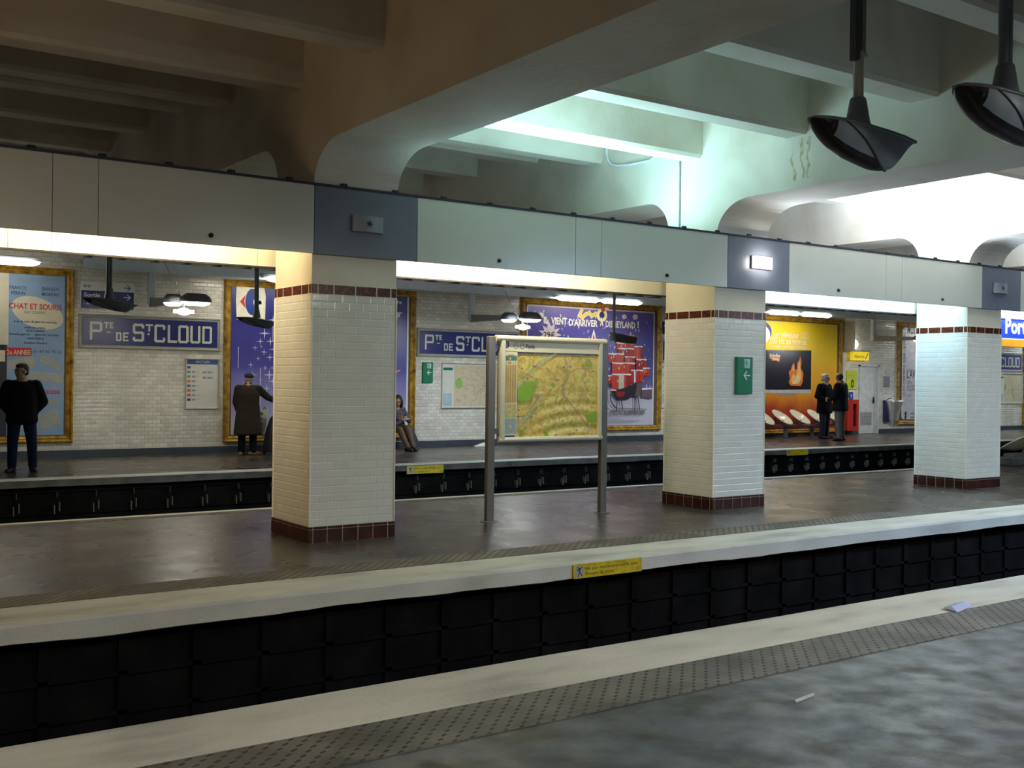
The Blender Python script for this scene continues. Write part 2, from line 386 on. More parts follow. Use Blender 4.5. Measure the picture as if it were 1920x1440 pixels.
# lip of grey concrete under the far kerb, risers with ledges and posts
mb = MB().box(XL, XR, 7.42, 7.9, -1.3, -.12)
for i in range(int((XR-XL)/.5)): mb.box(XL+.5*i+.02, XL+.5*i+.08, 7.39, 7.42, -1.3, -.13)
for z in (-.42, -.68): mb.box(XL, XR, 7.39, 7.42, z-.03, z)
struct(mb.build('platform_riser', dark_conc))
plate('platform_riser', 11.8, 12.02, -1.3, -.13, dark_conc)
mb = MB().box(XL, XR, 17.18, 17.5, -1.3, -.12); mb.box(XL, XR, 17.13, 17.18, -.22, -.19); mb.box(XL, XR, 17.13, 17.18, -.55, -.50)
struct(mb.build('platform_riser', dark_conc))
plate('track_bed', 4.4, 7.6, -1.4, -1.2, dark_conc); plate('track_bed', 11.9, 17.4, -1.4, -1.2, dark_conc)
steel = mat('rail_steel', (.16, .15, .14), .35, .9)
for i, y in enumerate((5.35, 6.79, 13.2, 14.64)):
    mb = MB(); mb.prism([(y-.07, -1.2), (y+.07, -1.2), (y+.07, -1.185), (y+.01, -1.17), (y+.01, -1.10), (y+.035, -1.09), (y+.035, -1.06), (y-.035, -1.06), (y-.035, -1.09), (y-.01, -1.10), (y-.01, -1.17), (y-.07, -1.185)], 'x', XL, XR)
    struct(mb.build('running_rail', steel))
# clips that hold the cables on the far riser
clip_m = mat('pale_clip', (.16, .16, .15), .6)
c0 = None; gx = 3.2-.56*6
k = 0
while gx+.56*k < 30:
    X = gx+.56*k; k += 1
    if c0 is None:
        c0 = thing('cable_clip', 'small pale upright cable clip on the dark riser of the far platform', 'clip', (X, 17.1, -.45), 0, 'cable clips along the far riser')
        MB().bbox(-.042, -.028, -.01, .08, -.09, .05, .003).build('clip_bar', clip_m, c0, local=True)
        MB().bbox(.030, .044, -.01, .08, -.05, .09, .003).build('clip_bar', clip_m, c0, local=True)
        MB().bbox(-.006, .006, -.01, .08, .15, .24, .003).build('upper_clip', mat('grey_clip', (.08, .08, .08), .6), c0, local=True)
    else:
        c = copy_tree(c0); c.location = (X, 17.1, -.45)

# walls
struct(MB().box(XL, XR, YW, YW+.25, -.1, 5.4).build('wall_far', walltile, uv=True))
struct(MB().box(XL, XR, -3.4, -3.2, -.3, 5.4).build('wall_near', walltile, uv=True))
struct(MB().box(XL-.2, XL, -3.4, YW+.2, -1.4, 5.4).build('wall_left', plaster))
struct(MB().box(XR, XR+.2, -3.4, YW+.2, -1.4, 5.4).build('wall_right', plaster))
DX0, DX1 = 27.72, 28.62
struct(MB().box(XL, DX0-.03, YW-.03, YW, 0, .135).build('baseboard_far', skirt_m))
struct(MB().box(DX1+.06, XR, YW-.03, YW, 0, .135).build('baseboard_far', skirt_m))
struct(MB().box(XL, XR, -3.4, YW+.2, 5.35, 5.6).build('ceiling', plaster))

# ------------------------------------------------------------------ concrete frame overhead
PX = [4.26+5.234*i for i in range(-2, 8)]; PW = .888; PY0, PY1 = 9.33, 10.186
ZS = 3.70
def beam_profile():
    p = [(-3.2, 5.4), (-3.2, ZS+.08), (5.0, ZS+.035)]
    for a in range(0, 91, 9): p.append((8.80+.52*sin(radians(a)), ZS-.40+.40*cos(radians(a))))
    p += [(PY0-.01, 3.15), (PY1-.03, 3.15)]
    for a in range(90, -1, -9): p.append((PY1-.03+.40-.40*sin(radians(a)), 3.83-.42+.42*cos(radians(a))))
    p += [(YW, 3.83), (YW, 5.4)]
    return p
for x in PX:
    struct(MB().prism(beam_profile(), 'x', x+.005, x+PW-.005).build('crossbeam', plaster))
for y0, y1, z in ((1.55, 1.85, 4.4), (3.1, 3.42, 4.4), (4.72, 5.06, 4.4), (6.35, 6.72, 4.36), (7.97, 8.29, 4.28), (9.58, 9.90, 4.27), (11.48, 11.78, 4.5), (12.95, 13.3, 4.74), (14.6, 14.95, 4.77), (16.3, 16.6, 4.77), (18, 18.3, 4.77)):
    struct(MB().prism([(y0-.03, 5.4), (y0, z+.04), (y0+.03, z), (y1-.03, z), (y1, z+.04), (y1+.03, 5.4)], 'x', XL, XR).build('ceiling_rib', plaster))

stain = mat('leak_stain', (.55, .48, .32), .85, var=.3, scale=20)
sr = random.Random(5); mb = MB()
for y0 in (7.93, 8.05, 8.16):
    z = 4.25 if y0 < 8.1 else 4.1; L1 = []; R1 = []; y = y0
    while z > 3.78:
        y += sr.uniform(-.02, .02); w_ = sr.uniform(.003, .022); L1.append((9.497, y-w_, z)); R1.append((9.497, y+w_, z)); z -= .035
    n = len(L1); mb.add(L1+R1, [(i, n+i, n+i+1, i+1) for i in range(n-1)])
struct(mb.build('leak_stain', stain))
# ------------------------------------------------------------------ pillars
grout = mat('pale_grout', (.80, .74, .58), .8)
glaze = noise_ramp('brown_glaze', [(.35, (.045, .010, .007)), (.55, (.10, .022, .010)), (.70, (.28, .08, .025))], scale=38, detail=3, rough=.3, spec=.3)
glaze_d = noise_ramp('dark_brown_glaze', [(.3, (.030, .010, .009)), (.6, (.065, .018, .012)), (.8, (.11, .03, .015))], scale=12, detail=3, rough=.3, spec=.3)
bead = mat('corner_bead_cream', (.88, .84, .68), .3, var=.02)
collar = mat('cream_paint', (.78, .72, .56), .45, var=.03)
def band(mb, x0, x1, y0, y1, z0, z1, widths, d, b=.002, gap=.0035):
    """ring of tiles round a rectangular shaft; widths are fractions of a face"""
    tot = sum(widths)
    for axis, lo, hi in (('x', x0, x1), ('y', y0, y1)):
        t = lo-d
        L = hi-lo+2*d
        for wd in widths:
            a, c = t+gap, t+L*wd/tot-gap; t += L*wd/tot
            if axis == 'x':
                mb.bbox(a, c, y0-d, y0, z0, z1, b); mb.bbox(a, c, y1, y1+d, z0, z1, b)
            else:
                mb.bbox(x0-d, x0, a, c, z0, z1, b); mb.bbox(x1, x1+d, a, c, z0, z1, b)
plabels = {0: 'square white-tiled pillar nearest the camera, left of the standing map board', 1: 'square white-tiled pillar carrying the green exit sign', 2: 'square pillar with pale blue-lit tiles at the right, farthest of the three'}
for i, x in enumerate(PX):
    if i < 1 or i > 6: continue
    j = i-2; x1 = x+PW
    lab = plabels.get(j, 'square white-tiled pillar outside the photograph')
    t = thing('tiled_pillar', lab, 'pillar', (x+PW/2, (PY0+PY1)/2, 0), 0, 'tiled pillars along the middle platform')
    MB().box(x, x1, PY0, PY1, .13, 2.318).build('tiled_shaft', pilltile, t, uv=True)
    MB().box(x-.004, x1+.004, PY0-.004, PY1+.004, 2.314, 2.416).build('band_grout', grout, t)
    mb = MB(); band(mb, x, x1, PY0, PY1, 2.322, 2.408, [.075, .18, .25, .25, .17, .075], .006, gap=.006); mb.build('border_band', glaze, t)
    MB().box(x+.001, x1-.001, PY0+.001, PY1-.001, 2.412, 3.20).build('painted_collar', collar, t)
    MB().box(x-.006, x1+.006, PY0-.006, PY1+.006, 0.001, .145).build('base_grout', grout, t)
    mb = MB(); band(mb, x, x1, PY0, PY1, 0.003, .125, [.3, .9, 1, 1, 1, 1, .5], .012); band(mb, x, x1, PY0, PY1, .128, .152, [.3, .9, 1, 1, 1, 1, .5], .011)
    mb.build('base_tiles', glaze_d, t)
    for cx in (x, x1):
        for cy in (PY0, PY1): MB().bbox(cx-.009, cx+.009, cy-.009, cy+.009, .15, 2.314, .006).build('corner_bead', bead, t)

# ------------------------------------------------------------------ gantry between the pillars
enam = mat('white_enamel', (.66, .67, .60), .22, var=.02, scale=1, spec=.5)
enam_g = mat('grey_enamel', (.17, .19, .245), .35, var=.04)
inner = mat('inner_white', (.80, .76, .62), .5, var=.02)
black = mat('black_rubber', (.010, .010, .014), .5)
FY, ZB, ZT = 9.27, 2.684, 3.312
panels = [(-5.7, -3.35, 'w', 'wide pale fascia panel outside the photograph'), (-3.32, -.35, 'w', 'wide pale fascia panel outside the photograph'),
 (-.35, 1.98, 'w', 'pale fascia panel cut by the left edge of the photograph'), (1.98, 2.335, 'w', 'narrow pale infill panel at the left end of the gantry'),
 (2.335, 4.25, 'w', 'wide pale fascia panel left of the nearest pillar, with curved reflections'), (4.25, 5.34, 'g', 'grey fascia panel over the nearest pillar, with the unlit light box'),
 (5.34, 7.31, 'w', 'wide pale fascia panel just right of the nearest grey panel'), (7.31, 7.67, 'w', 'narrow pale infill panel halfway between the first two pillars'),
 (7.67, 9.64, 'w', 'wide pale fascia panel just left of the lit grey panel'), (9.64, 10.74, 'g', 'grey fascia panel carrying the lit wall light'),
 (10.74, 12.70, 'w', 'wide pale fascia panel just right of the lit grey panel'), (12.70, 13.06, 'w', 'narrow pale infill panel between the second and third pillars'),
 (13.06, 15.0, 'w', 'wide pale fascia panel over the left of the farthest pillar'), (15.0, 16.04, 'g', 'grey fascia panel at the right end, over the farthest pillar'),
 (16.04, 18.0, 'w', 'pale fascia panel at the right edge of the photograph'), (18.0, 18.36, 'w', 'narrow pale infill panel beyond the right edge of the photograph'), (18.36, 20.3, 'w', 'wide pale fascia panel beyond the right edge of the photograph')]
for a, b, kind, lab in panels:
    t = thing('fascia_panel', lab, 'panel', ((a+b)/2, FY, ZB), 0, 'fascia panels along the gantry')
    MB().bbox(a+.002, b-.002, FY, FY+.035, ZB, ZT, .003).build('panel_face', enam if kind == 'w' else enam_g, t)
for a, b, kind, lab in panels:
    o = MB().box(a-.15+.002, b-.15-.002, 10.255, 10.29, 2.632, ZT).build('rear_fascia_panel', inner)
    tag(o, 'rear gantry panel behind the '+lab.split(',')[0].replace(' outside the photograph', ''), 'panel', 'rear fascia panels')
struct(MB().box(-6, 20.5, FY+.05, 10.25, 3.16, 3.19).build('trim_1', inner)); struct(MB().box(-5.7, 20.3, FY+.036, FY+.046, ZB+.004, ZT-.004).build('seam_light_block', inner))  # the second, unseen box is added to stop tube light leaking through seams
rail = struct(MB().box(-6, 20.5, FY-.008, FY+.03, ZT, ZT+.022).build('trim_2', mat('dark_blue_rail', (.018, .022, .04), .35)))
x = 1.77-.53*3
while x < 19:
    MB().bbox(x-.035, x+.035, FY-.012, FY+.02, ZT+.015, ZT+.045, .008).build('clip', black, rail); x += .546
struct(MB().box(-6, 20.5, 10.23, 10.262, 2.615, 2.632).build('trim_3', mat('dark_rubber_edge', (.03, .025, .02), .7)))
# tubes in the cove
tube_e = mat('tube_glow', (1, .95, .8), .4, emit=3)
for a, b in ((-.7, 1.7), (2.5, 3.5), (5.45, 7.2), (7.8, 8.55), (11.25, 12.45), (13.05, 14.45), (16.2, 18.0)):
    t = thing('fluorescent_batten', 'fluorescent batten fixed behind the pale front fascia', 'light', ((a+b)/2, 9.35, 2.97), 0, 'battens hidden in the gantry')
    MB().tube([(a, 9.36, 2.97), (b, 9.36, 2.97)], .013).build('lamp_tube', tube_e, t)
    MB().box(a, b, 9.322, 9.345, 2.94, 3.0).build('batten_body', inner, t)
for X, lab in ((3.28, 'small black knob low on the fascia left of the nearest pillar'), (6.31, 'small black knob low on the fascia above the standing map board'), (8.65, 'small black knob low on the fascia over the corner of the exit-sign pillar'), (11.7, 'small black knob on the fascia right of the lit wall light'), (14.0, 'small black knob on the fascia over the farthest pillar')):
    mb = MB(); mb.ell((X, FY-.012, 2.76), (.020, .018, .014)); mb.tube([(X, FY, 2.765), (X, FY-.010, 2.765)], .022)
    tag(mb.build('black_knob', black), lab, 'fixture', 'black knobs along the fascia')
lens_off = mat('grey_lens', (.27, .28, .32), .3); lens_on = mat('lit_lens', (1, .97, .86), .3, emit=9, ecol=(1, .95, .80))
for X0, X1, Z0, Z1, lit, lab in ((4.63, 4.95, 2.92, 3.07, 0, 'unlit grey rectangular light box with a dark emblem, on the nearest grey panel'), (10.04, 10.39, 2.945, 3.09, 1, 'lit rectangular wall light glowing on the second grey panel'), (15.27, 15.62, 2.93, 3.08, 0, 'unlit grey light box on the grey panel at the far right')):
    t = thing('wall_light', lab, 'light', ((X0+X1)/2, FY, (Z0+Z1)/2), 0, 'light boxes on the grey panels')
    MB().bbox(X0-.006, X1+.006, FY-.025, FY, Z0-.006, Z1+.006, .006).build('light_housing', mat('housing_grey', (.22, .235, .29), .5), t)
    n = 12; sec = [(X0+(X1-X0)*i/n, FY-.03-.035*sin(pi*i/n)) for i in range(n+1)]
    mb = MB(); mb.prism([(X0, FY-.02)]+sec+[(X1, FY-.02)], 'z', Z0, Z1); mb.build('lens', lens_on if lit else lens_off, t)
    lens = COL.objects[-1]
    if lit: area('wall_light_glow', ((X0+X1)/2, FY-.11, (Z0+Z1)/2), (.3, .14), 2.0, (1, .95, .85), (0, 1, 0), 180)
    else:
        cx, cz = (X0+X1)/2-.005, (Z0+Z1)/2; a = Art(FY-.068)
        for q in range(8):
            an = q*pi/4; a.line([(cx+.012*cos(an), cz+.012*sin(an)), (cx+.032*cos(an), cz+.032*sin(an))], .008, black)
        a.ell(cx, cz, .018, .018, black); a.build('emblem', lens)
# ------------------------------------------------------------------ signs and posters on the far wall
ink = mat('black_ink', (.02, .02, .025), .5); white_p = mat('white_print', (.82, .82, .80), .4, var=.02)
cream_p = mat('cream_print', (.72, .66, .50), .5, var=.05); navy = mat('navy_enamel', (.012, .020, .16), .34, var=.1)
blue_p = mat('blue_print', (.02, .05, .30), .4); red_p = mat('red_print', (.62, .03, .03), .4); grey_p = mat('grey_print', (.30, .34, .38), .5)
green_p = mat('green_sign', (.0, .19, .085), .35, var=.04); paper = mat('paper_white', (.70, .69, .62), .6, var=.04)
gold = noise_ramp('gilded_wood', [(.3, (.16, .075, .008)), (.5, (.42, .23, .02)), (.7, (.62, .38, .05))], scale=9, detail=5, rough=.38, bump=.6, bscale=55, stretch=(1, 1, 1))
stone = mat('sign_surround', (.46, .45, .38), .35, var=.12)
sky_p = mat('pale_blue_print', (.26, .40, .60), .45, var=.05)
def profile_frame(name, X0, Z0, X1, Z1, wd, dp, m, parent, Y=YW):
    """mitred moulding"""
    prof = [(0, 0), (0, .55), (.12, .85), (.28, 1), (.42, .8), (.55, .5), (.7, .62), (.84, .45), (1, .3), (1, 0)]
    rs = []
    for sx, sz, x, z in ((1, 1, X0, Z0), (-1, 1, X1, Z0), (-1, -1, X1, Z1), (1, -1, X0, Z1), (1, 1, X0, Z0)):
        rs.append([(x+sx*wd*a, Y-dp*b, z+sz*wd*a) for a, b in prof])
    mb = MB(); mb.rings(rs, 0, False, False); return mb.build(name, m, parent)
def framed(name, X0, Z0, X1, Z1, lab, cat='poster', wd=.13, dp=.09, m=None, group=None):
    t = thing(name, lab, cat, ((X0+X1)/2, YW, Z0), 0, group)
    profile_frame('gilt_frame' if m is None else 'frame', X0, Z0, X1, Z1, wd, dp, m or gold, t)
    MB().box(X0+wd*.5, X1-wd*.5, YW-.02, YW-.001, Z0+wd*.5, Z1-wd*.5).build('backing_board', mat('board_brown', (.12, .08, .04), .7), t)
    return t
A_Y = YW-.024
def W(px, py, Y=A_Y): return at(px, py, Y)

# station name signs
def letter(a, ch, x0, x1, z0, z1, w, m):
    x0 += w/2; x1 -= w/2; z0 += w/2; z1 -= w/2; zm = (z0+z1)/2; c = w*.45
    L = {'P': [[(x0, z0), (x0, z1), (x1-c, z1), (x1, z1-c), (x1, zm+c), (x1-c, zm), (x0, zm)]],
         'T': [[(x0-w*.2, z1), (x1+w*.2, z1)], [((x0+x1)/2, z1), ((x0+x1)/2, z0)]],
         'E': [[(x1, z1), (x0, z1), (x0, z0), (x1, z0)], [(x0, zm), (x1-c, zm)]],
         'D': [[(x0, z0), (x0, z1), (x1-c, z1), (x1, z1-c), (x1, z0+c), (x1-c, z0), (x0, z0)]],
         'S': [[(x1, z1-w*.9), (x1, z1-c), (x1-c, z1), (x0+c, z1), (x0, z1-c), (x0, zm+c), (x0+c, zm), (x1-c, zm), (x1, zm-c), (x1, z0+c), (x1-c, z0), (x0+c, z0), (x0, z0+c), (x0, z0+w*.9)]],
         'C': [[(x1, z1-w*1.1), (x1, z1-c), (x1-c, z1), (x0+c, z1), (x0, z1-c), (x0, z0+c), (x0+c, z0), (x1-c, z0), (x1, z0+c), (x1, z0+w*1.1)]],
         'L': [[(x0, z1), (x0, z0), (x1, z0)]],
         'O': [[(x0, z0+c), (x0, z1-c), (x0+c, z1), (x1-c, z1), (x1, z1-c), (x1, z0+c), (x1-c, z0), (x0+c, z0), (x0, z0+c)]],
         'U': [[(x0, z1), (x0, z0+c), (x0+c, z0), (x1-c, z0), (x1, z0+c), (x1, z1)]],
         '-': [[(x0, zm), (x1, zm)]]}[ch]
    k = a.k
    for s in L: a.line(s, w, m, True); a.k = k+.2
    a.k = k
def name_sign(X0, X1, lab):
    Z0, Z1 = 2.025, 2.675
    t = thing('station_name_sign', lab, 'sign', ((X0+X1)/2, YW, Z0), 0, 'station name signs')
    profile_frame('tiled_border', X0, Z0, X1, Z1, .075, .05, stone, t)
    MB().box(X0+.07, X1-.07, YW-.03, YW-.001, Z0+.07, Z1-.07).build('enamel_field', navy, t)
    a = Art(YW-.031); fx0, fx1, fz0, fz1 = X0+.075, X1-.075, Z0+.075, Z1-.075; fw, fh = fx1-fx0, fz1-fz0
    lm = mat('sign_letters', (.66, .66, .58), .4, var=.05)
    for ch, u0, u1, v0, v1, wd in (('P', 275, 405, .17, .85, 26), ('T', 425, 475, .62, .85, 17), ('E', 485, 525, .62, .85, 14), ('-', 450, 495, .44, .50, 12), ('D', 555, 612, .15, .48, 17), ('E', 628, 690, .15, .48, 17),
                                   ('S', 735, 860, .15, .83, 27), ('T', 880, 955, .55, .83, 20), ('C', 975, 1097, .14, .83, 27), ('L', 1125, 1232, .14, .83, 27), ('O', 1245, 1365, .14, .83, 27), ('U', 1385, 1502, .14, .83, 27), ('D', 1525, 1640, .14, .83, 27)):
        f = lambda u: fx0+(u-205)/1495*fw
        letter(a, ch, f(u0), f(u1), fz0+v0*fh, fz0+v1*fh, wd/1495*fw, lm)
    f = lambda u: fx0+(u-205)/1495*fw
    a.rect(f(898), fz0+.41*fh, f(920), fz0+.48*fh, lm)
    a.build('lettering', COL.objects[-1]); return t
name_sign(5.0, 7.70, 'blue enamel station name sign at the left, right of the theatre poster')
name_sign(12.21, 15.03, 'blue enamel station name sign partly hidden by the standing map board')
name_sign(19.57, 22.35, 'blue enamel station name sign hidden but for its first letter beside the second pillar')
name_sign(33.95, 36.74, 'blue enamel station name sign at the far right, only its last word showing')

# theatre poster, left
t = framed('theatre_poster', .52, .27, 4.91, 3.47, 'blue theatre poster in a gilt frame behind the man at the left edge')
a = Art(A_Y)
def P7(x, y): return W(x/3.892, 480+y/3.892)
x0, z0 = P7(45, 1300); x1, z1 = P7(467, 120)
a.rect(x0, .42, x1+.02, 3.33, sky_p).lay()
cr = Art(A_Y); cr.rect(2.2, .42, x0, 3.33, mat('dark_print', (.03, .03, .035), .5)).lay(); cr.rect(2.2, 2.05, x0+.02, 3.33, cream_p); cr.rect(2.2, 1.75, x0-.03, 1.95, cream_p)
cr.line([(2.9, 3.1), (3.2, 2.7), (3.5, 2.65)], .03, red_p); cr.lay().ell(3.3, 1.3, .06, .05, mat('pale_green', (.3, .5, .35), .5))
cr.build('neighbouring_sheet', t)
cx, cz = P7(275, 415); a.ell(cx, cz, .46, .27, cream_p, a=-.35).lay()
teal = mat('teal_ink', (.025, .08, .13), .5)
def tx(s, px0, px1, py, h, m, art=a, f=P7, **k):
    X0, Z0 = f(px0, py); X1, Z1 = f(px1, py); art.text(s, X0, Z0, h, m, w=X1-X0, **k)
hp = .105/3.892*3.892/14.3
def hh(n): return n/3.892*.0093*1.0
tx('MICHODIERE', 133, 382, 185, .08, grey_p); tx('FRANCIS', 70, 192, 240, .06, teal, bold=.015); tx('PERRIN', 82, 183, 280, .06, teal, bold=.015)
tx('JEAN-LUC', 302, 432, 250, .06, teal, bold=.015); tx('MOREAU', 305, 428, 290, .06, teal, bold=.015)
tx('CHAT ET SOURIS', 65, 450, 380, .095, red_p, bold=.02); tx('RAY COONEY', 180, 333, 420, .05, teal)
for s, p0, p1, y in (('avec la voix de jean-luc moreau', 100, 415, 482), ('mise en scene', 180, 330, 528), ('decors costumes', 190, 325, 550), ('francis perrin     jean-luc moreau', 68, 430, 575), ('reservation', 195, 320, 606), ('location theatre', 175, 345, 640)):
    tx(s, p0, p1, y, .04, teal, bold=.02)
(xa, za), (xb, zb) = P7(45, 728), P7(230, 672); a.rect(xa, za, xb, zb, red_p).lay(); tx('2e ANNEE', 50, 222, 718, .085, cream_p, bold=.02)
tx('01 47 42 95 22', 243, 450, 706, .05, teal)
pale = mat('pale_grey_print', (.42, .42, .38), .5)
for q in ([(55, 765), (245, 725), (262, 808), (62, 840)], [(305, 718), (452, 785), (435, 838), (287, 768)], [(210, 840), (460, 860), (458, 932), (207, 900)], [(292, 1042), (435, 1050), (433, 1086), (290, 1078)], [(272, 1165), (412, 1115), (450, 1220), (305, 1272)], [(215, 1175), (265, 1185), (262, 1290), (213, 1290)], [(170, 870), (195, 905), (160, 900)]):
    a.poly([P7(*p) for p in q], pale)
a.lay(); tx('PRESSE', 280, 440, 1005, .06, red_p, bold=.02)
for (px, py, n, wd) in ((75, 780, 4, 150), (225, 872, 3, 210), (300, 1155, 6, 110)):
    for i in range(n):
        X0, Z0 = P7(px, py+16*i); X1, _ = P7(px+wd, py); a.rect(X0, Z0, X1, Z0+.006, grey_p)
a.build('printed_sheet', t)

# big blue poster with the supermarket logo
t = framed('gilt_framed_poster', 7.77, .2, 12.17, 3.47, 'night-blue starry poster with a red and blue arrow logo, behind the nearest pillar')
night = ramp_mat('night_gradient', [(0, (.60, .58, .72)), (.16, (.36, .33, .62)), (.42, (.075, .065, .36)), (.75, (.022, .022, .22)), (1, (.02, .03, .25))], lo=.3, hi=3.3)
a = Art(A_Y); a.rect(7.93, .36, 11.98, 3.34, night).lay()
a.rect(11.95, .36, 11.99, 3.34, white_p); a.lay()
sb = random.Random(3)
def star(a, x, z, r, m, n=4):
    p = []
    for i in range(2*n):
        q = r if i % 2 == 0 else r*.14; p.append((x+q*cos(pi*i/n+pi/2), z+q*sin(pi*i/n+pi/2)))
    a.poly(p, m)
starm = mat('star_white', (.80, .78, .88), .4)
for px, py, r in ((496, 625, .13), (507, 640, .10), (488, 640, .09), (478, 652, .07), (495, 660, .08), (506, 670, .09), (484, 672, .06), (470, 684, .07), (497, 690, .06), (505, 703, .13), (512, 715, .11), (474, 703, .09), (488, 712, .05), (510, 690, .05), (515, 655, .14), (500, 728, .08), (485, 735, .05), (507, 745, .07), (512, 600, .1), (490, 650, .04), (515, 735, .08)):
    X, Z = W(px, py); star(a, X, Z, r, starm); 
for i in range(26):
    star(a, sb.uniform(8.9, 11.8), sb.uniform(.9, 3.1), sb.uniform(.04, .12), starm)
a.lay()
for px, py0, py1 in ((446, 650, 690), (511, 600, 640), (487, 690, 760)):
    X, Z0 = W(px, py1); _, Z1 = W(px, py0); a.rect(X, Z0, X+.012, Z1, starm)
def P2(x, y): return W(400+x/3.2725, 460+y/3.2725)
X0, Z0 = P2(140, 468); X1, Z1 = P2(322, 240)
a.poly([(X0, 3.34), (X1-.03, 3.34), (X1, Z0+.55), (X1-.01, Z0), (X0+.01, Z0+.04), (X0-.01, Z0+.4)], mat('cream_white_print', (.86, .83, .66), .4)).lay()
# the arrow and crescent mark
a.poly([P2(163, 345), P2(197, 303), P2(190, 345), P2(197, 386)], red_p)
a.poly([P2(262, 303), P2(300, 350), P2(262, 392), P2(270, 375), P2(255, 350), P2(270, 330)], blue_p)
cx, cz = P2(240, 348); a.ell(cx, cz, .155, .27, blue_p).lay(); a.ell(cx+.11, cz, .095, .10, mat('cream_white_print', (0, 0, 0)))
a.poly([(cx+.06, cz+.05), (cx+.19, cz+.03), (cx+.19, cz-.04), (cx+.06, cz-.05)], mat('cream_white_print', (0, 0, 0))).lay()
tx('Carrefour', 160, 300, 438, .09, blue_p, f=P2, bold=.02)
X0, Z0 = W(739, 567); X1, _ = W(753, 567); a.text('bre', X0, Z0-.03, .09, white_p, w=X1-X0, bold=.02)
X0, Z0 = W(738, 588); X1, _ = W(754, 588); a.text('ur', X0, Z0-.05, .12, white_p, w=X1-X0, bold=.04)
X0, Z0 = W(743, 697); a.line([(X0-.1, Z0-.05), (X0, Z0), (X0+.08, Z0+.03)], .035, mat('orange_print', (.8, .3, .05), .4))
a.build('printed_sheet', t)

# winter poster with the pile of red presents
t = framed('gilt_framed_poster', 15.04, .26, 19.56, 3.5, 'winter poster with red presents piled on a sleigh, right of the standing map board')
def P3(x, y): return W(730+x/3.428, 480+y/3.428)
a = Art(A_Y); SX0, SX1 = 15.22, 19.32
a.rect(SX0, .40, SX1, 3.34, ramp_mat('winter_gradient', [(0, (.62, .60, .70)), (.22, (.58, .56, .70)), (.25, (.16, .14, .36)), (.5, (.075, .070, .30)), (.8, (.11, .09, .36)), (1, (.15, .12, .42))], lo=.4, hi=3.3, noise=.02)).lay()
snow = mat('snow_print', (.84, .82, .86), .5)
a.rect(SX0, .40, SX0+.03, 3.34, snow); a.rect(SX1-.03, .40, SX1, 3.34, snow); a.rect(SX0, 3.30, SX1, 3.34, mat('pinkish_print', (.7, .55, .55), .5)); a.lay()
for i in range(150):
    x, z, r = sb.uniform(SX0+.1, SX1-.1), sb.uniform(1.25, 3.25), sb.choice((.012, .018, .025)); a.ell(x, z, r*.6, r*1.8, snow, n=6, a=sb.uniform(-.4, .1))
for px, py, r in ((975, 381, .07), (1510, 390, .06), (1580, 392, .07), (1395, 330, .07)):
    X, Z = P3(px, py); a.ell(X, Z, r*1.3, r, mat('snow_glow', (.75, .62, .6), .5))
a.lay()
yel = mat('golden_print', (.85, .62, .10), .4); yl2 = mat('pale_golden_print', (.9, .78, .35), .4)
# gold scrolled headline mark
pts = [P3(1235, 352), P3(1222, 380), P3(1240, 395), P3(1262, 375), P3(1285, 365), P3(1300, 385), P3(1325, 372), P3(1345, 390), P3(1370, 380)]
a.line(pts, .10, yl2).lay(); a.line(pts, .055, yel).lay()
cx, cz = P3(1365, 380); a.ell(cx, cz, .17, .17, yl2).lay().ell(cx, cz, .085, .085, night).lay()
cx, cz = P3(1372, 345); a.ell(cx, cz, .07, .06, red_p).lay()
wl = mat('lettering_cream', (.88, .86, .74), .4)
words = [('IL', 990, 1022, 432, 3), ('VIENT', 1038, 1140, 436, 5), ("D'ARRIVER", 1152, 1338, 446, 5), ('À', 1352, 1374, 448, 0), ('DISNEYLAND', 1388, 1578, 456, 4), ('!', 1592, 1602, 460, 0)]
for s_, p0, p1, y, j in words:
    X0, Z0 = P3(p0, y); X1, _ = P3(p1, y); a.text(s_, X0, Z0, .155, wl, w=X1-X0, bold=.035, slope=0)
a.lay()
cx, cz = P3(1030, 505)
p = []
for i in range(22):
    q = (.30 if i % 2 == 0 else .17)*(1.2 if i in (5, 6) else 1); p.append((cx+q*1.2*cos(2*pi*i/22), cz+q*sin(2*pi*i/22)))
a.poly(p, mat('splash_print', (.66, .55, .58), .5)).lay()
X0, Z0 = P3(988, 524); X1, _ = P3(1062, 524); a.text('29€', X0, Z0, .14, ink, w=X1-X0, bold=.02)
X, Z = P3(1312, 470); a.poly([(X, Z), (X+.10, Z-.28), (X-.10, Z-.28)], snow).lay(); a.poly([(X, Z-.12), (X+.04, Z-.28), (X-.04, Z-.28)], red_p).lay()
def PK(x, y): return W(1120+x/7.2, 620+y/7.2)
reds = [mat('gift_red_a', (.50, .022, .018), .4), mat('gift_red_b', (.62, .05, .025), .4), mat('gift_red_c', (.36, .012, .015), .4)]
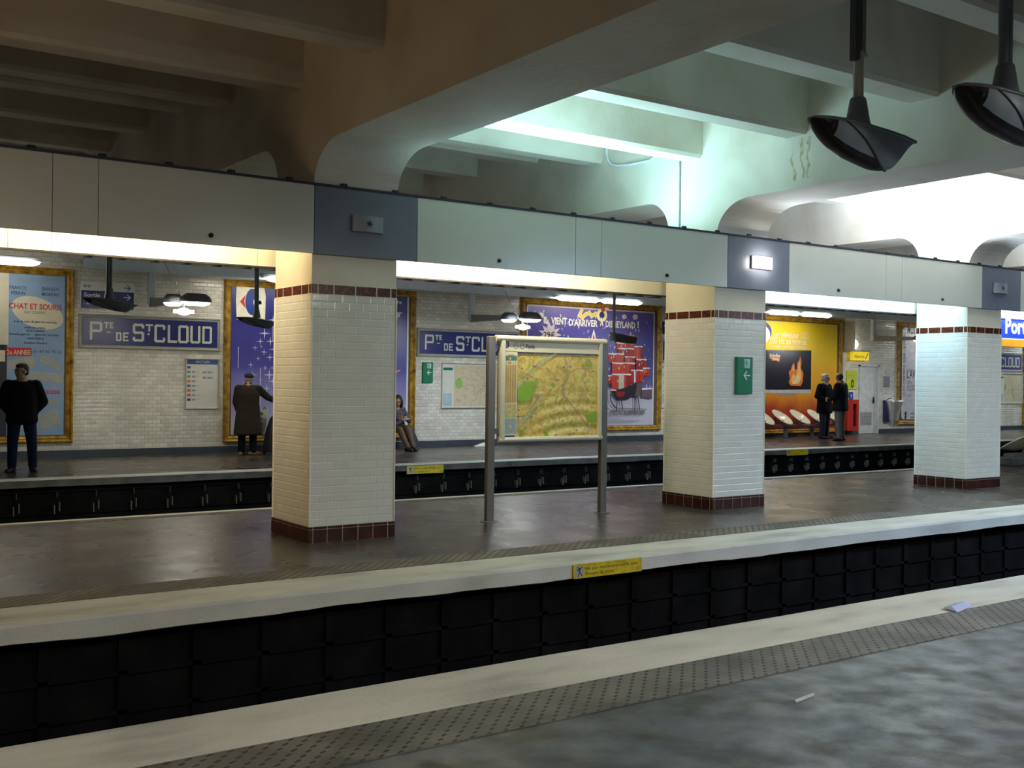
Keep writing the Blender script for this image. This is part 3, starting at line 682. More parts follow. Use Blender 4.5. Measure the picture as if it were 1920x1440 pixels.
def gift(x0, y0, x1, y1, k, side=.25, top=True):
    A, B = PK(x0, y1), PK(x1, y0); xm = A[0]+(B[0]-A[0])*(1-side)
    a.rect(A[0], A[1], xm, B[1], reds[k % 3]); a.rect(xm, A[1]+.02, B[0], B[1]+.015, reds[(k+1) % 3]); a.lay()
    if top: a.poly([(A[0]-.01, B[1]-.005), (A[0]+(B[0]-A[0])*.4, B[1]-.03), (A[0]+(B[0]-A[0])*.55, B[1]), (B[0]-.03, B[1]-.02), (B[0]+.01, B[1]+.005), (B[0], B[1]+.025), (A[0], B[1]+.02)], snow)
    if k % 2 == 0: a.ell(A[0]*.6+xm*.4, A[1]*.45+B[1]*.55, .02, .035, yel); a.ell(A[0]*.3+xm*.7, A[1]*.3+B[1]*.7, .014, .03, yel)
    else:
        xx = (A[0]+xm)/2; a.rect(xx-.02, A[1], xx+.02, B[1], mat('ribbon_red', (.75, .16, .10), .4))
    a.lay()
a.poly([PK(345, 50), PK(495, 60), PK(505, 85), PK(490, 200), PK(430, 200), PK(440, 110), PK(350, 75)], mat('bow_orange', (.75, .22, .10), .4)).lay()
for g in ((250, 175, 480, 260, 0), (490, 220, 605, 380, 1), (275, 250, 490, 350, 2), (140, 320, 350, 430, 0, .5), (360, 360, 500, 440, 1), (515, 395, 655, 540, 2), (185, 445, 500, 590, 4), (600, 510, 690, 620, 0), (440, 540, 610, 700, 3), (125, 610, 190, 720, 2), (180, 595, 440, 790, 4)): gift(*g)
A, B = PK(272, 800), PK(345, 598); a.rect(A[0], A[1], B[0], B[1], mat('tag_cream', (.62, .62, .50), .5)).lay()
A, B = PK(478, 700), PK(500, 545); a.rect(A[0], A[1], B[0], B[1], snow)
dark = mat('sleigh_dark', (.025, .02, .035), .4); brn = mat('sleigh_brown', (.14, .09, .11), .5)
a.poly([PK(160, 800), PK(240, 805), PK(380, 760), PK(520, 700), PK(570, 700), PK(500, 900), PK(440, 890), PK(400, 930), PK(240, 935), PK(195, 860)], dark).lay()
a.poly([PK(520, 710), PK(600, 700), PK(560, 880), PK(520, 910), PK(495, 880)], brn).lay()
a.poly([PK(240, 820), PK(355, 820), PK(345, 880), PK(290, 900), PK(245, 880)], reds[2]); a.poly([PK(590, 790), PK(720, 785), PK(720, 920), PK(580, 905)], brn).lay()
a.poly([PK(585, 775), PK(725, 770), PK(722, 790), PK(588, 800)], snow); a.poly([PK(165, 790), PK(240, 795), PK(238, 812), PK(165, 812)], snow); a.lay()
a.line([PK(158, 860), PK(165, 940), PK(195, 1005), PK(240, 1045)], .03, dark).line([PK(250, 930), PK(243, 1085)], .028, dark).line([PK(305, 930), PK(325, 1060)], .028, dark).line([PK(490, 900), PK(487, 1085)], .028, dark).line([PK(530, 900), PK(552, 1062)], .028, dark)
a.line([PK(118, 1040), PK(160, 1078), PK(600, 1086)], .016, brn).line([PK(240, 1045), PK(650, 1060)], .016, brn); a.lay()
X0, Z0 = PK(132, 1140); X1, _ = PK(620, 1140); a.text("JUSQU'AU 06 JANVIER 2009", X0, Z0, .10, ink, w=X1-X0, bold=.01, shear=.2)
for y, e in ((1185, 300), (1215, 560), (1232, 480)):
    X0, Z0 = PK(135, y); X1, _ = PK(e, y); a.rect(X0, Z0, X1, Z0+.012, mat('lilac_grey_ink', (.40, .38, .50), .5))
a.build('printed_sheet', t)

# television poster
t = framed('gilt_framed_poster', 22.45, .07, 26.9, 3.45, 'bright yellow and orange television poster showing a flame on a dark screen')
fire = ramp_mat('fire_gradient', [(0, (.30, .02, .015)), (.22, (.55, .06, .02)), (.4, (.85, .30, .02)), (.65, (.92, .48, .02)), (1, (.95, .66, .02))], lo=.1, hi=2.6, noise=.28, nscale=.9)
a = Art(A_Y); a.rect(22.6, .18, 26.68, 3.29, fire).lay()
def P4(x, y): return W(1230+x/4, 520+y/4)
def P6(x, y): return W(1380+x/9.6, 560+y/9.6)
a.poly([P4(830, 545), P4(1165, 548), P4(1162, 840), P4(830, 845)][::-1], mat('screen_black', (.022, .018, .03), .25))
xx0 = 22.75; a.rect(xx0, P4(840, 842)[1], P4(830, 545)[0]+.02, P4(830, 545)[1], mat('screen_black', (0, 0, 0))).lay()
silver = mat('silver_print', (.55, .55, .56), .4)
a.rect(xx0, P4(840, 868)[1], P4(1162, 860)[0], P4(840, 843)[1], silver); a.rect(P4(915, 890)[0], P4(915, 890)[1], P4(1058, 880)[0], P4(915, 876)[1], grey_p)
fl = [(1080, 585), (1092, 640), (1085, 680), (1105, 720), (1100, 780), (1085, 815), (1010, 812), (995, 790), (1003, 755), (995, 710), (1012, 690), (1018, 665), (1035, 640), (1042, 690), (1055, 690), (1060, 640), (1075, 620)]
a.lay().poly([P4(*p) for p in fl], mat('flame_orange', (.80, .20, .02), .4)).lay()
a.poly([P4(1078, 630), P4(1085, 700), P4(1090, 760), P4(1070, 800), P4(1020, 800), P4(1010, 770), P4(1030, 720), P4(1045, 745), P4(1060, 700)], mat('flame_yellow', (.95, .55, .12), .4)).lay()
a.poly([P4(1070, 730), P4(1078, 770), P4(1060, 790), P4(1030, 795), P4(1050, 765)], mat('flame_pale', (.95, .78, .45), .4)); a.poly([P4(1020, 700), P4(1028, 660), P4(1034, 700)], mat('flame_yellow', (0, 0, 0)))
wp = mat('bright_white_print', (.93, .90, .84), .4)
for s_, p0, p1, y, h in (('1er téléviseur LCD', 675, 1318, 690, .19), ('200 Hz au monde', 598, 1268, 800, .19), ('Le meilleur de la haute définition', 595, 1268, 868, .08)):
    X0, Z0 = P6(p0, y-6); X1, _ = P6(p1, y); a.text(s_, X0, Z0-.02, h, wp, w=X1-X0, bold=.01 if h > .2 else 0)
X, Z = P6(595, 600); X -= .30; a.ell(X-.0, Z, .40, .30, mat('dark_blue_dot', (.06, .05, .25), .4)).lay(); a.ell(X, Z-.08, .34, .26, wp).lay(); a.ell(X-.14, Z-.10, .12, .09, ink).ell(X+.02, Z-.16, .06, .05, ink)
a.poly([P6(595, 1085), P6(600, 985), P6(800, 1005), P6(780, 1145)], mat('screen_black', (0, 0, 0))).lay()
a.poly([P6(597, 1080), P6(597, 1042), P6(790, 1060), P6(775, 1142), P6(690, 1105)], mat('flame_orange', (0, 0, 0)))
X0, Z0 = P6(602, 1038); X1, _ = P6(793, 1038); a.text('Motionflow', X0, Z0-.02, .10, wp, w=X1-X0, bold=.02)
a.lay(); X0, Z0 = P6(640, 1098); X1, _ = P6(770, 1098); a.text('200Hz', X0, Z0-.02, .07, mat('flame_pale', (0, 0, 0)), w=X1-X0, bold=.02)
a.build('printed_sheet', t)

# museum poster
t = framed('gilt_framed_poster', 29.62, .25, 33.9, 3.5, 'white poster with dark lettering in a gilt frame, half hidden by the farthest pillar')
a = Art(A_Y); a.rrect(29.85, .42, 33.8, 3.33, .12, white_p).lay(); a.rrect(29.92, .50, 33.7, 3.26, .1, mat('lilac_white', (.66, .64, .70), .5)).lay()
def P5(x, y): return W(1420+x/3.79, 540+y/3.79)
a.rect(29.92, P5(1050, 340)[1], 33.7, 3.26, white_p).lay()
gd = mat('charcoal_print', (.06, .055, .07), .5)
tx('MUS', 1066, 1122, 325, .26, gd, f=P5, art=a, bold=.03); tx("L'AV", 1062, 1122, 640, .27, gd, f=P5, art=a, bold=.02)
mg = mat('mauve_print', (.30, .18, .24), .5)
for s_, p0, p1, y, h in (('idée', 1062, 1100, 680, .11), ('colec', 1062, 1118, 705, .11), ('Codo', 1062, 1118, 732, .14), ('les', 1066, 1092, 768, .06)): tx(s_, p0, p1, y, h, mg, f=P5, art=a)
X0, Z0 = P5(1047, 770); a.text('15 NOVEMBRE 2008 - 8 MARS 2009', X0, Z0, .12, gd, w=2.4, rot=pi/2)
for y in (893, 920): X0, Z0 = P5(1043, y); a.ell(X0+.07, Z0, .06, .07, gd, n=8); a.rect(X0+.3, Z0-.02, X0+.9, Z0+.02, mg)
a.build('printed_sheet', t)
t = framed('gilt_framed_poster', 36.82, .1, 41.2, 3.45, 'gilt-framed poster whose left edge shows at the far right of the wall')
a = Art(A_Y); a.rect(36.98, .25, 41.05, 3.3, mat('ochre_print', (.4, .25, .08), .5)).build('printed_sheet', t)

# direction signs
def direction_sign(X0, X1, right, lab):
    t = thing('direction_sign', lab, 'sign', ((X0+X1)/2, YW, 2.76), 0, 'exit direction signs')
    MB().bbox(X0, X1, YW-.04, YW, 2.76, 3.27, .006).build('sign_panel', white_p, t)
    a = Art(YW-.041); a.rect(X0+.01, 2.77, X1-.01, 3.10, navy).lay()
    ax = X1-.13 if right else X0+.13; s_ = 1 if right else -1
    for z, m in ((3.18, blue_p), (3.0, white_p)):
        a.line([(ax-.06*s_, z), (ax+.05*s_, z)], .016, m); a.line([(ax, z+.05), (ax+.055*s_, z), (ax, z-.05)], .016, m)
    lx = X0+.06 if right else X0+.3
    a.text('Sortie', lx, 2.985, .07, white_p, w=.29, bold=.02)
    a.text('r. Claude Farrere', lx, 2.91, .035, white_p); a.text('r. du Parc', lx, 2.84, .035, white_p)
    for i in (0, 1): a.ell(lx+.02+.07*i, 3.18, .032, .032, grey_p, n=14)
    a.build('lettering', t)
direction_sign(5.02, 6.0, True, 'blue and white exit direction sign with right arrows, above the leftmost station name sign')
direction_sign(19.57, 20.8, False, 'blue and white exit direction sign with left arrows, beside the second pillar')

# glazed notice cases
alu = mat('pale_aluminium', (.62, .61, .56), .35, .3)
def case(name, X0, Z0, X1, Z1, lab):
    t = thing(name, lab, 'notice', ((X0+X1)/2, YW, Z0), 0)
    profile_frame('case_frame', X0, Z0, X1, Z1, .035, .045, alu, t); return t
t = case('timetable_case', 7.0, .88, 7.69, 1.88, 'white wall timetable with a blue heading and coloured line symbols, under the leftmost name sign')
a = Art(YW-.012); a.rect(7.03, .91, 7.66, 1.85, paper).lay()
def PT(x, y): return W(340+x/12, 660+y/12, YW-.02)
A, B = PT(95, 268), PT(830, 175); a.rect(A[0], A[1]-.004, B[0], B[1], mat('mid_blue_print', (.04, .10, .32), .4)).lay()
tx('NOCTILIEN', 330, 640, 245, .045, white_p, f=PT, art=a)
cols = [(.08, .12, .3), (.2, .3, .25), (.25, .3, .2), (.65, .18, .06), (.1, .15, .3), (.65, .12, .03), (.45, .12, .25), (.10, .06, .12)]
for i, c in enumerate(cols):
    y = 345+104*i; m = mat('line_symbol_%d' % i, c, .5); A, B = PT(130, y+28), PT(212, y-28); a.rrect(A[0], A[1], B[0], B[1], .012, m)
    if i: A, B = PT(238, y+22), PT(320, y-22); a.rect(A[0], A[1], B[0], B[1], grey_p); A, B = PT(340, y+5), PT(400, y-5); a.rect(A[0], A[1], B[0], B[1], grey_p)
for y in (455, 575):
    for p0, p1 in ((480, 565), (590, 670), (685, 715)): A, B = PT(p0, y+26), PT(p1, y-20); a.rect(A[0], A[1], B[0], B[1], grey_p)
a.build('printed_sheet', t)
map_m = noise_ramp('street_map_print', [(.30, (.42, .50, .20)), (.42, (.62, .56, .38)), (.5, (.70, .58, .42)), (.58, (.60, .50, .34)), (.72, (.45, .40, .34))], scale=9, detail=9, rough=.5, dist=1.2)
def wall_map(X0, Z0, X1, Z1, lab):
    t = case('map_case', X0, Z0, X1, Z1, lab); a = Art(YW-.012); w_, h_ = X1-X0, Z1-Z0
    a.rect(X0+.03, Z0+.03, X1-.03, Z1-.03, paper).lay(); a.rect(X0+.16*w_, Z0+.05, X1-.04, Z1-.06, map_m).lay()
    a.rect(X0+.05, Z1-.17, X0+.14*w_, Z1-.11, green_p); a.rect(X0+.05, Z0+.06, X0+.13*w_, Z0+.33*h_, mat('pale_blue_grey', (.42, .52, .60), .5)).lay()
    a.ell(X0+.22*w_, Z0+.55*h_, .045*w_, .12*h_, mat('map_green', (.30, .50, .12), .5))
    r = random.Random(int(X0)); cx, cz = X0+.55*w_, Z0+.5*h_
    for i in range(9):
        q = r.uniform(0, 2*pi); a.line([(cx, cz), (cx+.15*w_*cos(q), cz+.15*h_*sin(q)), (cx+.34*w_*cos(q+.2), cz+.34*h_*sin(q+.2))], .006, mat('map_ink', (.28, .22, .22), .5))
    a.build('printed_sheet', t)
wall_map(12.86, .86, 15.0, 1.9, 'large framed wall map under the name sign, half hidden by the standing map board')
wall_map(35.4, .9, 36.79, 1.95, 'framed wall map at the far right, seen past the farthest pillar')
t = case('notice_case', 19.58, .83, 20.6, 1.93, 'white framed notice between the winter poster and the second pillar')
a = Art(YW-.012); a.rect(19.56, .86, 20.57, 1.9, paper).lay(); a.rect(19.6, .95, 20.5, 1.2, mat('pale_blue_grey', (0, 0, 0)))
for i in range(6): a.ell(19.68+.06*(i % 2), 1.72-.11*i, .02, .018, grey_p if i else green_p, n=8); a.rect(19.85, 1.70-.11*i, 20.4, 1.72-.11*i, grey_p)
a.build('printed_sheet', t)

# exit signs
def exit_sign(X0, X1, Z0, Z1, Yf, lab, d=.05):
    t = thing('exit_sign', lab, 'sign', ((X0+X1)/2, Yf, Z0), 0, 'green exit signs'); w_, h_ = X1-X0, Z1-Z0
    MB().bbox(X0, X1, Yf-d, Yf, Z0, Z1, .006).build('sign_box', green_p, t)
    a = Art(Yf-d-.001); cx = (X0+X1)/2+.02*w_/.27; m = mat('sign_pale_green', (.55, .78, .68), .4)
    a.rect(cx-.17*w_, Z1-.30*h_, cx+.22*w_, Z1-.06*h_, m).lay(); b = green_p; z = Z1-.30*h_; k = h_*.24
    a.ell(cx-.0*w_, z+.86*k, .035*w_, .08*k, b, n=10); a.line([(cx, z+.75*k), (cx+.02*w_, z+.42*k)], .05*w_, b); a.line([(cx+.02*w_, z+.42*k), (cx-.05*w_, z+.25*k), (cx-.02*w_, z+.05*k)], .03*w_, b)
    a.line([(cx+.02*w_, z+.42*k), (cx+.1*w_, z+.25*k), (cx+.15*w_, z+.12*k)], .03*w_, b); a.line([(cx-.09*w_, z+.5*k), (cx, z+.7*k), (cx+.1*w_, z+.52*k)], .025*w_, b); a.rect(cx-.14*w_, z, cx-.1*w_, z+.95*k, b)
    zc = Z0+.50*h_; cm = mat('sign_white', (.78, .84, .80), .4); a.line([(cx+.20*w_, zc), (cx-.14*w_, zc)], .035*h_, cm); a.line([(cx, zc+.10*h_), (cx-.16*w_, zc), (cx, zc-.10*h_)], .04*h_, cm)
    a.build('pictogram', t)
exit_sign(12.36, 12.62, 1.44, 1.90, YW, 'small green running-man exit sign on the far wall, under the half-hidden name sign')
exit_sign(9.845, 10.115, 1.40, 1.855, PY0, 'large green running-man exit sign with left arrow on the second pillar')

# door, alarm, extinguisher corner
dm = mat('door_white', (.66, .66, .63), .4); hm = mat('dark_handle', (.02, .025, .06), .3)
d = struct(MB().bbox(DX0+.05, DX1-.18, YW-.03, YW-.005, .01, 2.05, .004).build('door_1', dm))
mb = MB().box(DX0, DX0+.05, YW-.05, YW, 0, 2.11).box(DX1, DX1+.05, YW-.05, YW, 0, 2.11).box(DX0, DX1+.05, YW-.05, YW, 2.06, 2.11); mb.build('door_frame', dm, d)
MB().box(DX1-.175, DX1, YW-.03, YW-.005, .01, 2.05).build('side_panel', mat('door_side', (.55, .55, .54), .4), d)
mb = MB()
for i in range(9): mb.prism([(YW-.036, .28+.045*i), (YW-.03, .31+.045*i), (YW-.045, .275+.045*i)], 'x', DX0+.08, DX0+.62)
mb.build('louvre_vent', mat('louvre_grey', (.30, .30, .29), .5), d)
mb = MB().bbox(DX1-.24, DX1-.18, YW-.06, YW-.03, .93, 1.13, .01); mb.tube([(DX1-.21, YW-.06, 1.03), (DX1-.21, YW-.09, 1.03), (DX1-.30, YW-.09, 1.03)], .012); mb.build('door_handle', hm, d)
t = thing('alarm_sign', 'lit yellow sign reading Alarme, on the wall above the grey door', 'sign', (27.75, YW, 2.27))
MB().bbox(27.18, 27.94, YW-.22, YW-.10, 2.24, 2.50, .01).build('sign_box', mat('alarm_yellow', (.85, .60, .02), .4, emit=.35, ecol=(1, .75, .03)), t)
alb = COL.objects[-1]
MB().box(27.14, 28.0, YW-.24, YW, 2.50, 2.56).build('sign_bracket', mat('beige_metal', (.5, .45, .35), .5), t)
a = Art(YW-.222); a.text('Alarme', 27.23, 2.31, .11, mat('alarm_ink', (.10, .06, 0), .5), w=.47); a.line([(27.76, 2.29), (27.87, 2.45)], .03, ink); a.build('lettering', alb)
t = thing('wall_lamp', 'glowing round lamp on a white box beside the television poster', 'lamp', (27.2, YW, 2.5))
MB().bbox(26.98, 27.10, YW-.35, YW, 2.55, 3.40, .01).build('white_housing', mat('housing_cream', (.62, .60, .5), .5), t)
MB().bbox(26.98, 27.4, YW-.32, YW, 2.50, 2.55, .01).build('shelf', mat('housing_cream', (0, 0, 0)), t)
MB().ell((27.26, YW-.16, 2.72), (.15, .13, .15)).build('globe', mat('globe_glow', (1, .95, .85), .4, emit=6), t)
t = thing('defibrillator_notice', 'yellow-green wall notice with a black oval, between the two talking men and the door', 'sign', (27.38, YW, 1.36))
MB().bbox(27.14, 27.6, YW-.03, YW, 1.36, 1.93, .004).build('notice_board', mat('acid_yellow', (.62, .66, .02), .4), t)
a = Art(YW-.031); a.ell(27.40, 1.53, .07, .13, ink).lay(); a.ell(27.40, 1.53, .03, .07, mat('acid_yellow', (0, 0, 0))); a.rect(27.2, 1.78, 27.55, 1.80, grey_p); a.rect(27.2, 1.72, 27.5, 1.74, grey_p); a.build('pictogram', t)
t = thing('cream_notice', 'plain cream panel on the wall behind the right-hand talking man', 'panel', (26.95, YW, 1.3)); MB().bbox(26.93, 27.10, YW-.03, YW, 1.3, 1.95, .004).build('notice_board', cream_p, t)
t = thing('blue_notice', 'tiny blue notice above the red cabinet', 'sign', (27.37, YW, 1.05)); MB().bbox(27.28, 27.46, YW-.02, YW, 1.05, 1.28, .003).build('notice_board', blue_p, t)
a = Art(YW-.021); a.ell(27.37, 1.19, .03, .03, white_p, n=10); a.line([(27.37, 1.17), (27.37, 1.10)], .02, white_p); a.build('pictogram', t)
t = thing('red_cabinet', 'red extinguisher cabinet with a dark opening, standing left of the grey door', 'cabinet', (27.18, YW, .10))
mb = MB(); mb.box(26.91, 26.99, YW-.25, YW, .12, 1.05).box(27.33, 27.43, YW-.25, YW, .12, 1.05).box(26.99, 27.33, YW-.25, YW, .12, .25).box(26.99, 27.33, YW-.25, YW, .92, 1.05).box(26.99, 27.33, YW-.03, YW, .25, .92).box(26.99, 27.17, YW-.25, YW-.2, .25, .92)
mb.build('cabinet_body', mat('signal_red', (.50, .03, .015), .35), t); MB().tube([(27.25, YW-.14, .26), (27.25, YW-.14, .70), (27.25, YW-.14, .78)], [.07, .07, .02]).build('extinguisher', mat('dark_bottle', (.03, .02, .06), .3), t)
t = thing('steel_basin', 'shiny stainless steel wall basin between the grey door and the white poster', 'basin', (29.25, YW, .36))
mb = MB(); mb.loft([(.40, 29.27, YW-.13, .16, .12), (.6, 29.26, YW-.15, .20, .15), (.85, 29.25, YW-.18, .25, .18), (.98, 29.25, YW-.19, .29, .20), (1.03, 29.25, YW-.19, .30, .21), (1.03, 29.25, YW-.19, .26, .17), (.96, 29.25, YW-.19, .23, .15)], p=3); mb.build('basin_bowl', mat('stainless', (.82, .82, .80), .32, .8), t)
MB().bbox(28.93, 29.12, YW-.10, YW, .36, 1.03, .01).build('back_plate', mat('navy_plate', (.02, .02, .09), .4), t); MB().tube([(29.08, YW-.06, 1.04), (29.08, YW-.12, 1.09), (29.16, YW-.16, 1.09)], .015).build('tap', hm, t)
t = thing('grey_notice', 'small grey notice plate with a round sticker above the steel basin', 'sign', (29.1, YW, 1.45)); MB().bbox(28.96, 29.24, YW-.03, YW, 1.45, 1.78, .004).build('notice_board', mat('notice_grey', (.26, .26, .30), .4), t)
a = Art(YW-.012); a.ell(29.12, 1.88, .055, .06, grey_p, n=14).lay().ell(29.12, 1.88, .04, .045, paper, n=14); a.build('sticker', t)
# ------------------------------------------------------------------ service girder and lamps over the far platform
girder_m = mat('girder_paint', (.74, .82, .88), .4, var=.05); lamp_g = mat('lamp_grey', (.15, .165, .19), .4, .2); lamp_l = mat('lamp_panel', (.24, .30, .36), .6)
glow = mat('lit_diffuser', (1, .97, .9), .4, emit=10, ecol=(1, .96, .86)); wire = mat('cable_grey', (.30, .30, .30), .5)
GY = 20.4
t = thing('service_girder', 'long pale blue-white girder hung along the top of the far wall', 'girder', (15, GY, 3.45))
mb = MB().box(4.9, XR-1, GY-.05, GY+.05, 3.44, 3.60); mb.box(4.9, XR-1, GY-.09, GY+.09, 3.60, 3.62); mb.build('girder_beam', girder_m, t)
tie0 = MB().box(5, 5.03, GY-.03, GY+.5, 3.62, 3.68).build('cross_tie', mat('tie_grey', (.16, .15, .16), .6), t)
for i in range(1, 60):
    c = tie0.copy(); c.location.x = .6*i; c.parent = t; COL.objects.link(c)
def strip(X0, X1, lab):
    t = thing('strip_light', lab, 'light', ((X0+X1)/2, 20.3, 3.5), 0, 'strip lights over the posters')
    MB().bbox(X0-.05, X1+.05, 20.22, 20.33, 3.47, 3.56, .015).build('lamp_body', girder_m, t)
    xm = (X0+X1)/2
    for a, b in ((X0, xm-.01), (xm+.01, X1)):
        mb = MB(); mb.tube([(a, 20.24, 3.46), (a+.12, 20.24, 3.45), (b-.12, 20.24, 3.45), (b, 20.24, 3.46)], [.02, .055, .055, .02], n=12); mb.build('diffuser', glow, t)
strip(2.2, 4.12, 'lit strip light above the blue theatre poster at the far left')
strip(8.25, 10.2, 'lit strip light whose end shows left of the nearest pillar')
strip(15.4, 18.05, 'lit double strip light above the winter poster')
strip(22.6, 25.25, 'lit double strip light above the television poster')
strip(30.2, 32.4, 'lit strip light above the white poster, behind the farthest pillar')
def arm_lamp(X, lab):
    t = thing('bracket_lamp', lab, 'lamp', (X, GY, 2.8), 0, 'bracket lamps hung from the girder')
    MB().bbox(X-.06, X+.06, GY-.07, GY+.05, 2.84, 3.438, .008).build('drop_post', girder_m, t)
    mb = MB(); mb.rings([[(X-.05, GY-.03, 2.80), (X+.05, GY-.03, 2.80), (X+.05, GY-.03, 2.97), (X-.05, GY-.03, 2.97)], [(X-.04, 18.55, 2.80), (X+.04, 18.55, 2.80), (X+.04, 18.55, 2.87), (X-.04, 18.55, 2.87)]], 0, False); mb.build('arm', mat('arm_grey', (.30, .31, .31), .45), t)
    for s_, yy, cx, k in ((-1, 18.75, X-.12, .5), (1, 18.35, X+.14, .8)):
        mb = MB(); mb.loft([(2.79, cx, yy, .33*k, .15), (2.84, cx, yy, .34*k, .16), (2.90, cx, yy, .28*k, .12), (2.94, cx, yy, .20*k, .07)], p=2.6); mb.build('shade', lamp_g, t)
        mb = MB(); mb.loft([(2.735, cx, yy, .20*k, .07), (2.76, cx, yy, .28*k, .11), (2.79, cx, yy, .31*k, .135)], p=2.6); mb.build('diffuser', glow, t)
    mb = MB(); mb.ell((X-.08, 18.3, 2.62), (.12, .08, .06)); mb.tube([(X-.25, 18.3, 2.62), (X+.09, 18.3, 2.62)], .03); mb.build('glowing_ellipsoid', glow, t)  # glowing ellipsoid on a stem below the shades
    MB().tube([(X-.08, 18.3, 2.68), (X-.08, 18.35, 2.8)], .015).build('ellipsoid_stem', lamp_g, t)
    tag(MB().tube([(X, 18.7, 2.89), (X-.35, 18.72, 3.6), (X-1.0, 18.75, 5.35)], .008, n=6).build('stay_wire', wire), 'thin stay wire of the '+lab.split(',')[0].replace('lit ', '').replace('long grey ', ''), 'wire', 'stay wires of the bracket lamps')
arm_lamp(6.10, 'lit double lamp on a long grey arm above the leftmost name sign')
arm_lamp(13.15, 'lit double lamp on a long grey arm left of the winter poster')
arm_lamp(27.36, 'long grey arm lamp above the yellow alarm sign, reaching toward the farthest pillar')
arm_lamp(34.5, 'double arm lamp hidden behind the farthest pillar')

# boat-shaped luminaires on poles
def boat(x, y, z, top, lab, sz=1.0, yaw=0, conduit=False, fz=1.0, group='boat-shaped lamps on ceiling poles'):
    """z = height of the top of the body"""
    t = thing('pendant_lamp', lab, 'lamp', (x, y, z), yaw, group); L_ = .40*sz
    prof = [(0, .0), (.03, .035), (.08, .075), (.15, .115), (.25, .155), (.4, .19), (.55, .205), (.68, .215), (.77, .208), (.83, .195), (.87, .16), (.91, .11), (.955, .055), (1.0, .010)]
    wpro = [(0, .03), (.08, .085), (.2, .125), (.4, .15), (.65, .155), (.83, .15), (.92, .135), (1.0, .125)]
    def ev(P, u):
        for (u0, v0), (u1, v1) in zip(P, P[1:]):
            if u <= u1: return v0+(v1-v0)*(u-u0)/(u1-u0)
        return P[-1][1]
    us = [i/40 for i in range(41)]+[.83, .845, .86]; us = sorted(set(us)); na = 24
    tilt = lambda x_: -.11*x_
    P_ = [[((-L_+2*L_*u), -ev(wpro, u)*cos(pi*q/na)*sz, -fz*ev(prof, u)*(sin(pi*q/na)**.8 if 0 < q < na else 0)*sz-.003+tilt(-L_+2*L_*u)) for q in range(na+1)] for u in us]
    sets = {'side_panel': [], 'glass_belly': [], 'rear_casing': []}
    for i in range(len(us)-1):
        for q in range(na):
            u = (us[i]+us[i+1])/2; an = min(q+.5, na-q-.5)*180/na; seam_a = -1 if u < .2 else 92*((u-.2)/.63)**1.25
            k = 'rear_casing' if (an < seam_a or u > .83) else ('glass_belly' if an > 54 or u < .15 else 'side_panel')
            sets[k].append((P_[i][q], P_[i][q+1], P_[i+1][q+1], P_[i+1][q]))
    for k, m in (('side_panel', lamp_l), ('glass_belly', mat('dark_glass', (.014, .009, .013), .38, spec=.3)), ('rear_casing', mat('casing_blue_grey', (.16, .20, .245), .45, .1))):
        mb = MB(); idx = {}
        for f in sets[k]:
            ids = []
            for p in f:
                if p not in idx: idx[p] = len(mb.v); mb.v.append(p)
                ids.append(idx[p])
            if len(set(ids)) > 2: mb.f.append(list(dict.fromkeys(ids))); mb.m.append(0); mb.sm.append(True)
        mb.build(k, m, t, local=True)
    mb = MB(); rs = []
    for u in us:
        wy = (ev(wpro, u)+.012)*sz; x_ = -L_+2*L_*u; h = (.008+.035*sin(pi*min(1, u*1.1)))*sz; 
        rs.append([(x_, -wy, -.012*sz), (x_, -wy, .006*sz), (x_, -wy*.5, h*.85), (x_, 0, h), (x_, wy*.5, h*.85), (x_, wy, .006*sz), (x_, wy, -.012*sz), (x_, 0, -.002*sz)])
    rs = [[(p[0], p[1], p[2]+tilt(p[0])) for p in r] for r in rs]; mb.rings(rs, 0, True); mb.build('top_cover', lamp_g, t, local=True)
    sm_ = []
    for i in range(16):
        u = .2+.63*i/15; an = radians(92*((u-.2)/.63)**1.25); sm_.append((-L_+2*L_*u, -ev(wpro, u)*cos(an)*sz*1.01, -fz*ev(prof, u)*max(0, sin(an))**.8*sz*1.01-.004+tilt(-L_+2*L_*u)))
    MB().tube(sm_, .006*sz, n=6).build('seam', black, t, local=True)
    MB().ell((-.80*L_, -.095*sz, -.055*sz+.11*.8*L_), (.014*sz, .014*sz, .014*sz)).build('latch', black, t, local=True)
    MB().tube([(0, 0, .045*sz), (0, 0, .06*sz), (0, 0, .21*sz), (0, 0, .22*sz)], [.085*sz, .078*sz, .052*sz, .045*sz], n=16).build('socket_cone', lamp_g, t, local=True)
    H_ = top-z
    if conduit:
        MB().tube([(0, 0, .2), (0, 0, .52)], .035, n=14).build('stem', mat('bright_tube', (.45, .42, .36), .25, .8), t, local=True)
        MB().bbox(-.055, .005, -.03, .03, .46, H_, .004).build('pole', mat('dark_brown_pole', (.035, .028, .026), .4), t, local=True)
        MB().bbox(.008, .05, -.018, .03, .50, H_, .004).build('conduit', mat('grey_green_conduit', (.17, .21, .20), .4, .2), t, local=True)
        MB().tube([(.02, -.01, .50), (.055, -.01, .50)], .018).build('coupling', mat('bright_tube', (0, 0, 0)), t, local=True)
        MB().ell((.0, 0, 1.22), (.13, .11, .07)).build('junction_box', lamp_g, t, local=True)
    else:
        MB().tube([(-.02*sz, 0, .2*sz), (-.02*sz, 0, H_)], .03*sz, n=12).build('pole', lamp_g, t, local=True)
        MB().tube([(.022*sz, -.01, .2*sz), (.022*sz, -.01, H_)], .018*sz, n=10).build('conduit', mat('grey_green_conduit', (0, 0, 0)), t, local=True)
    return t
bx, bz = at(1608, 247, 4.55); boat(bx, 4.55, bz, 5.35, 'unlit boat-shaped hanging lamp at the upper right, the whole of it in view', 1.0, radians(-6), True)
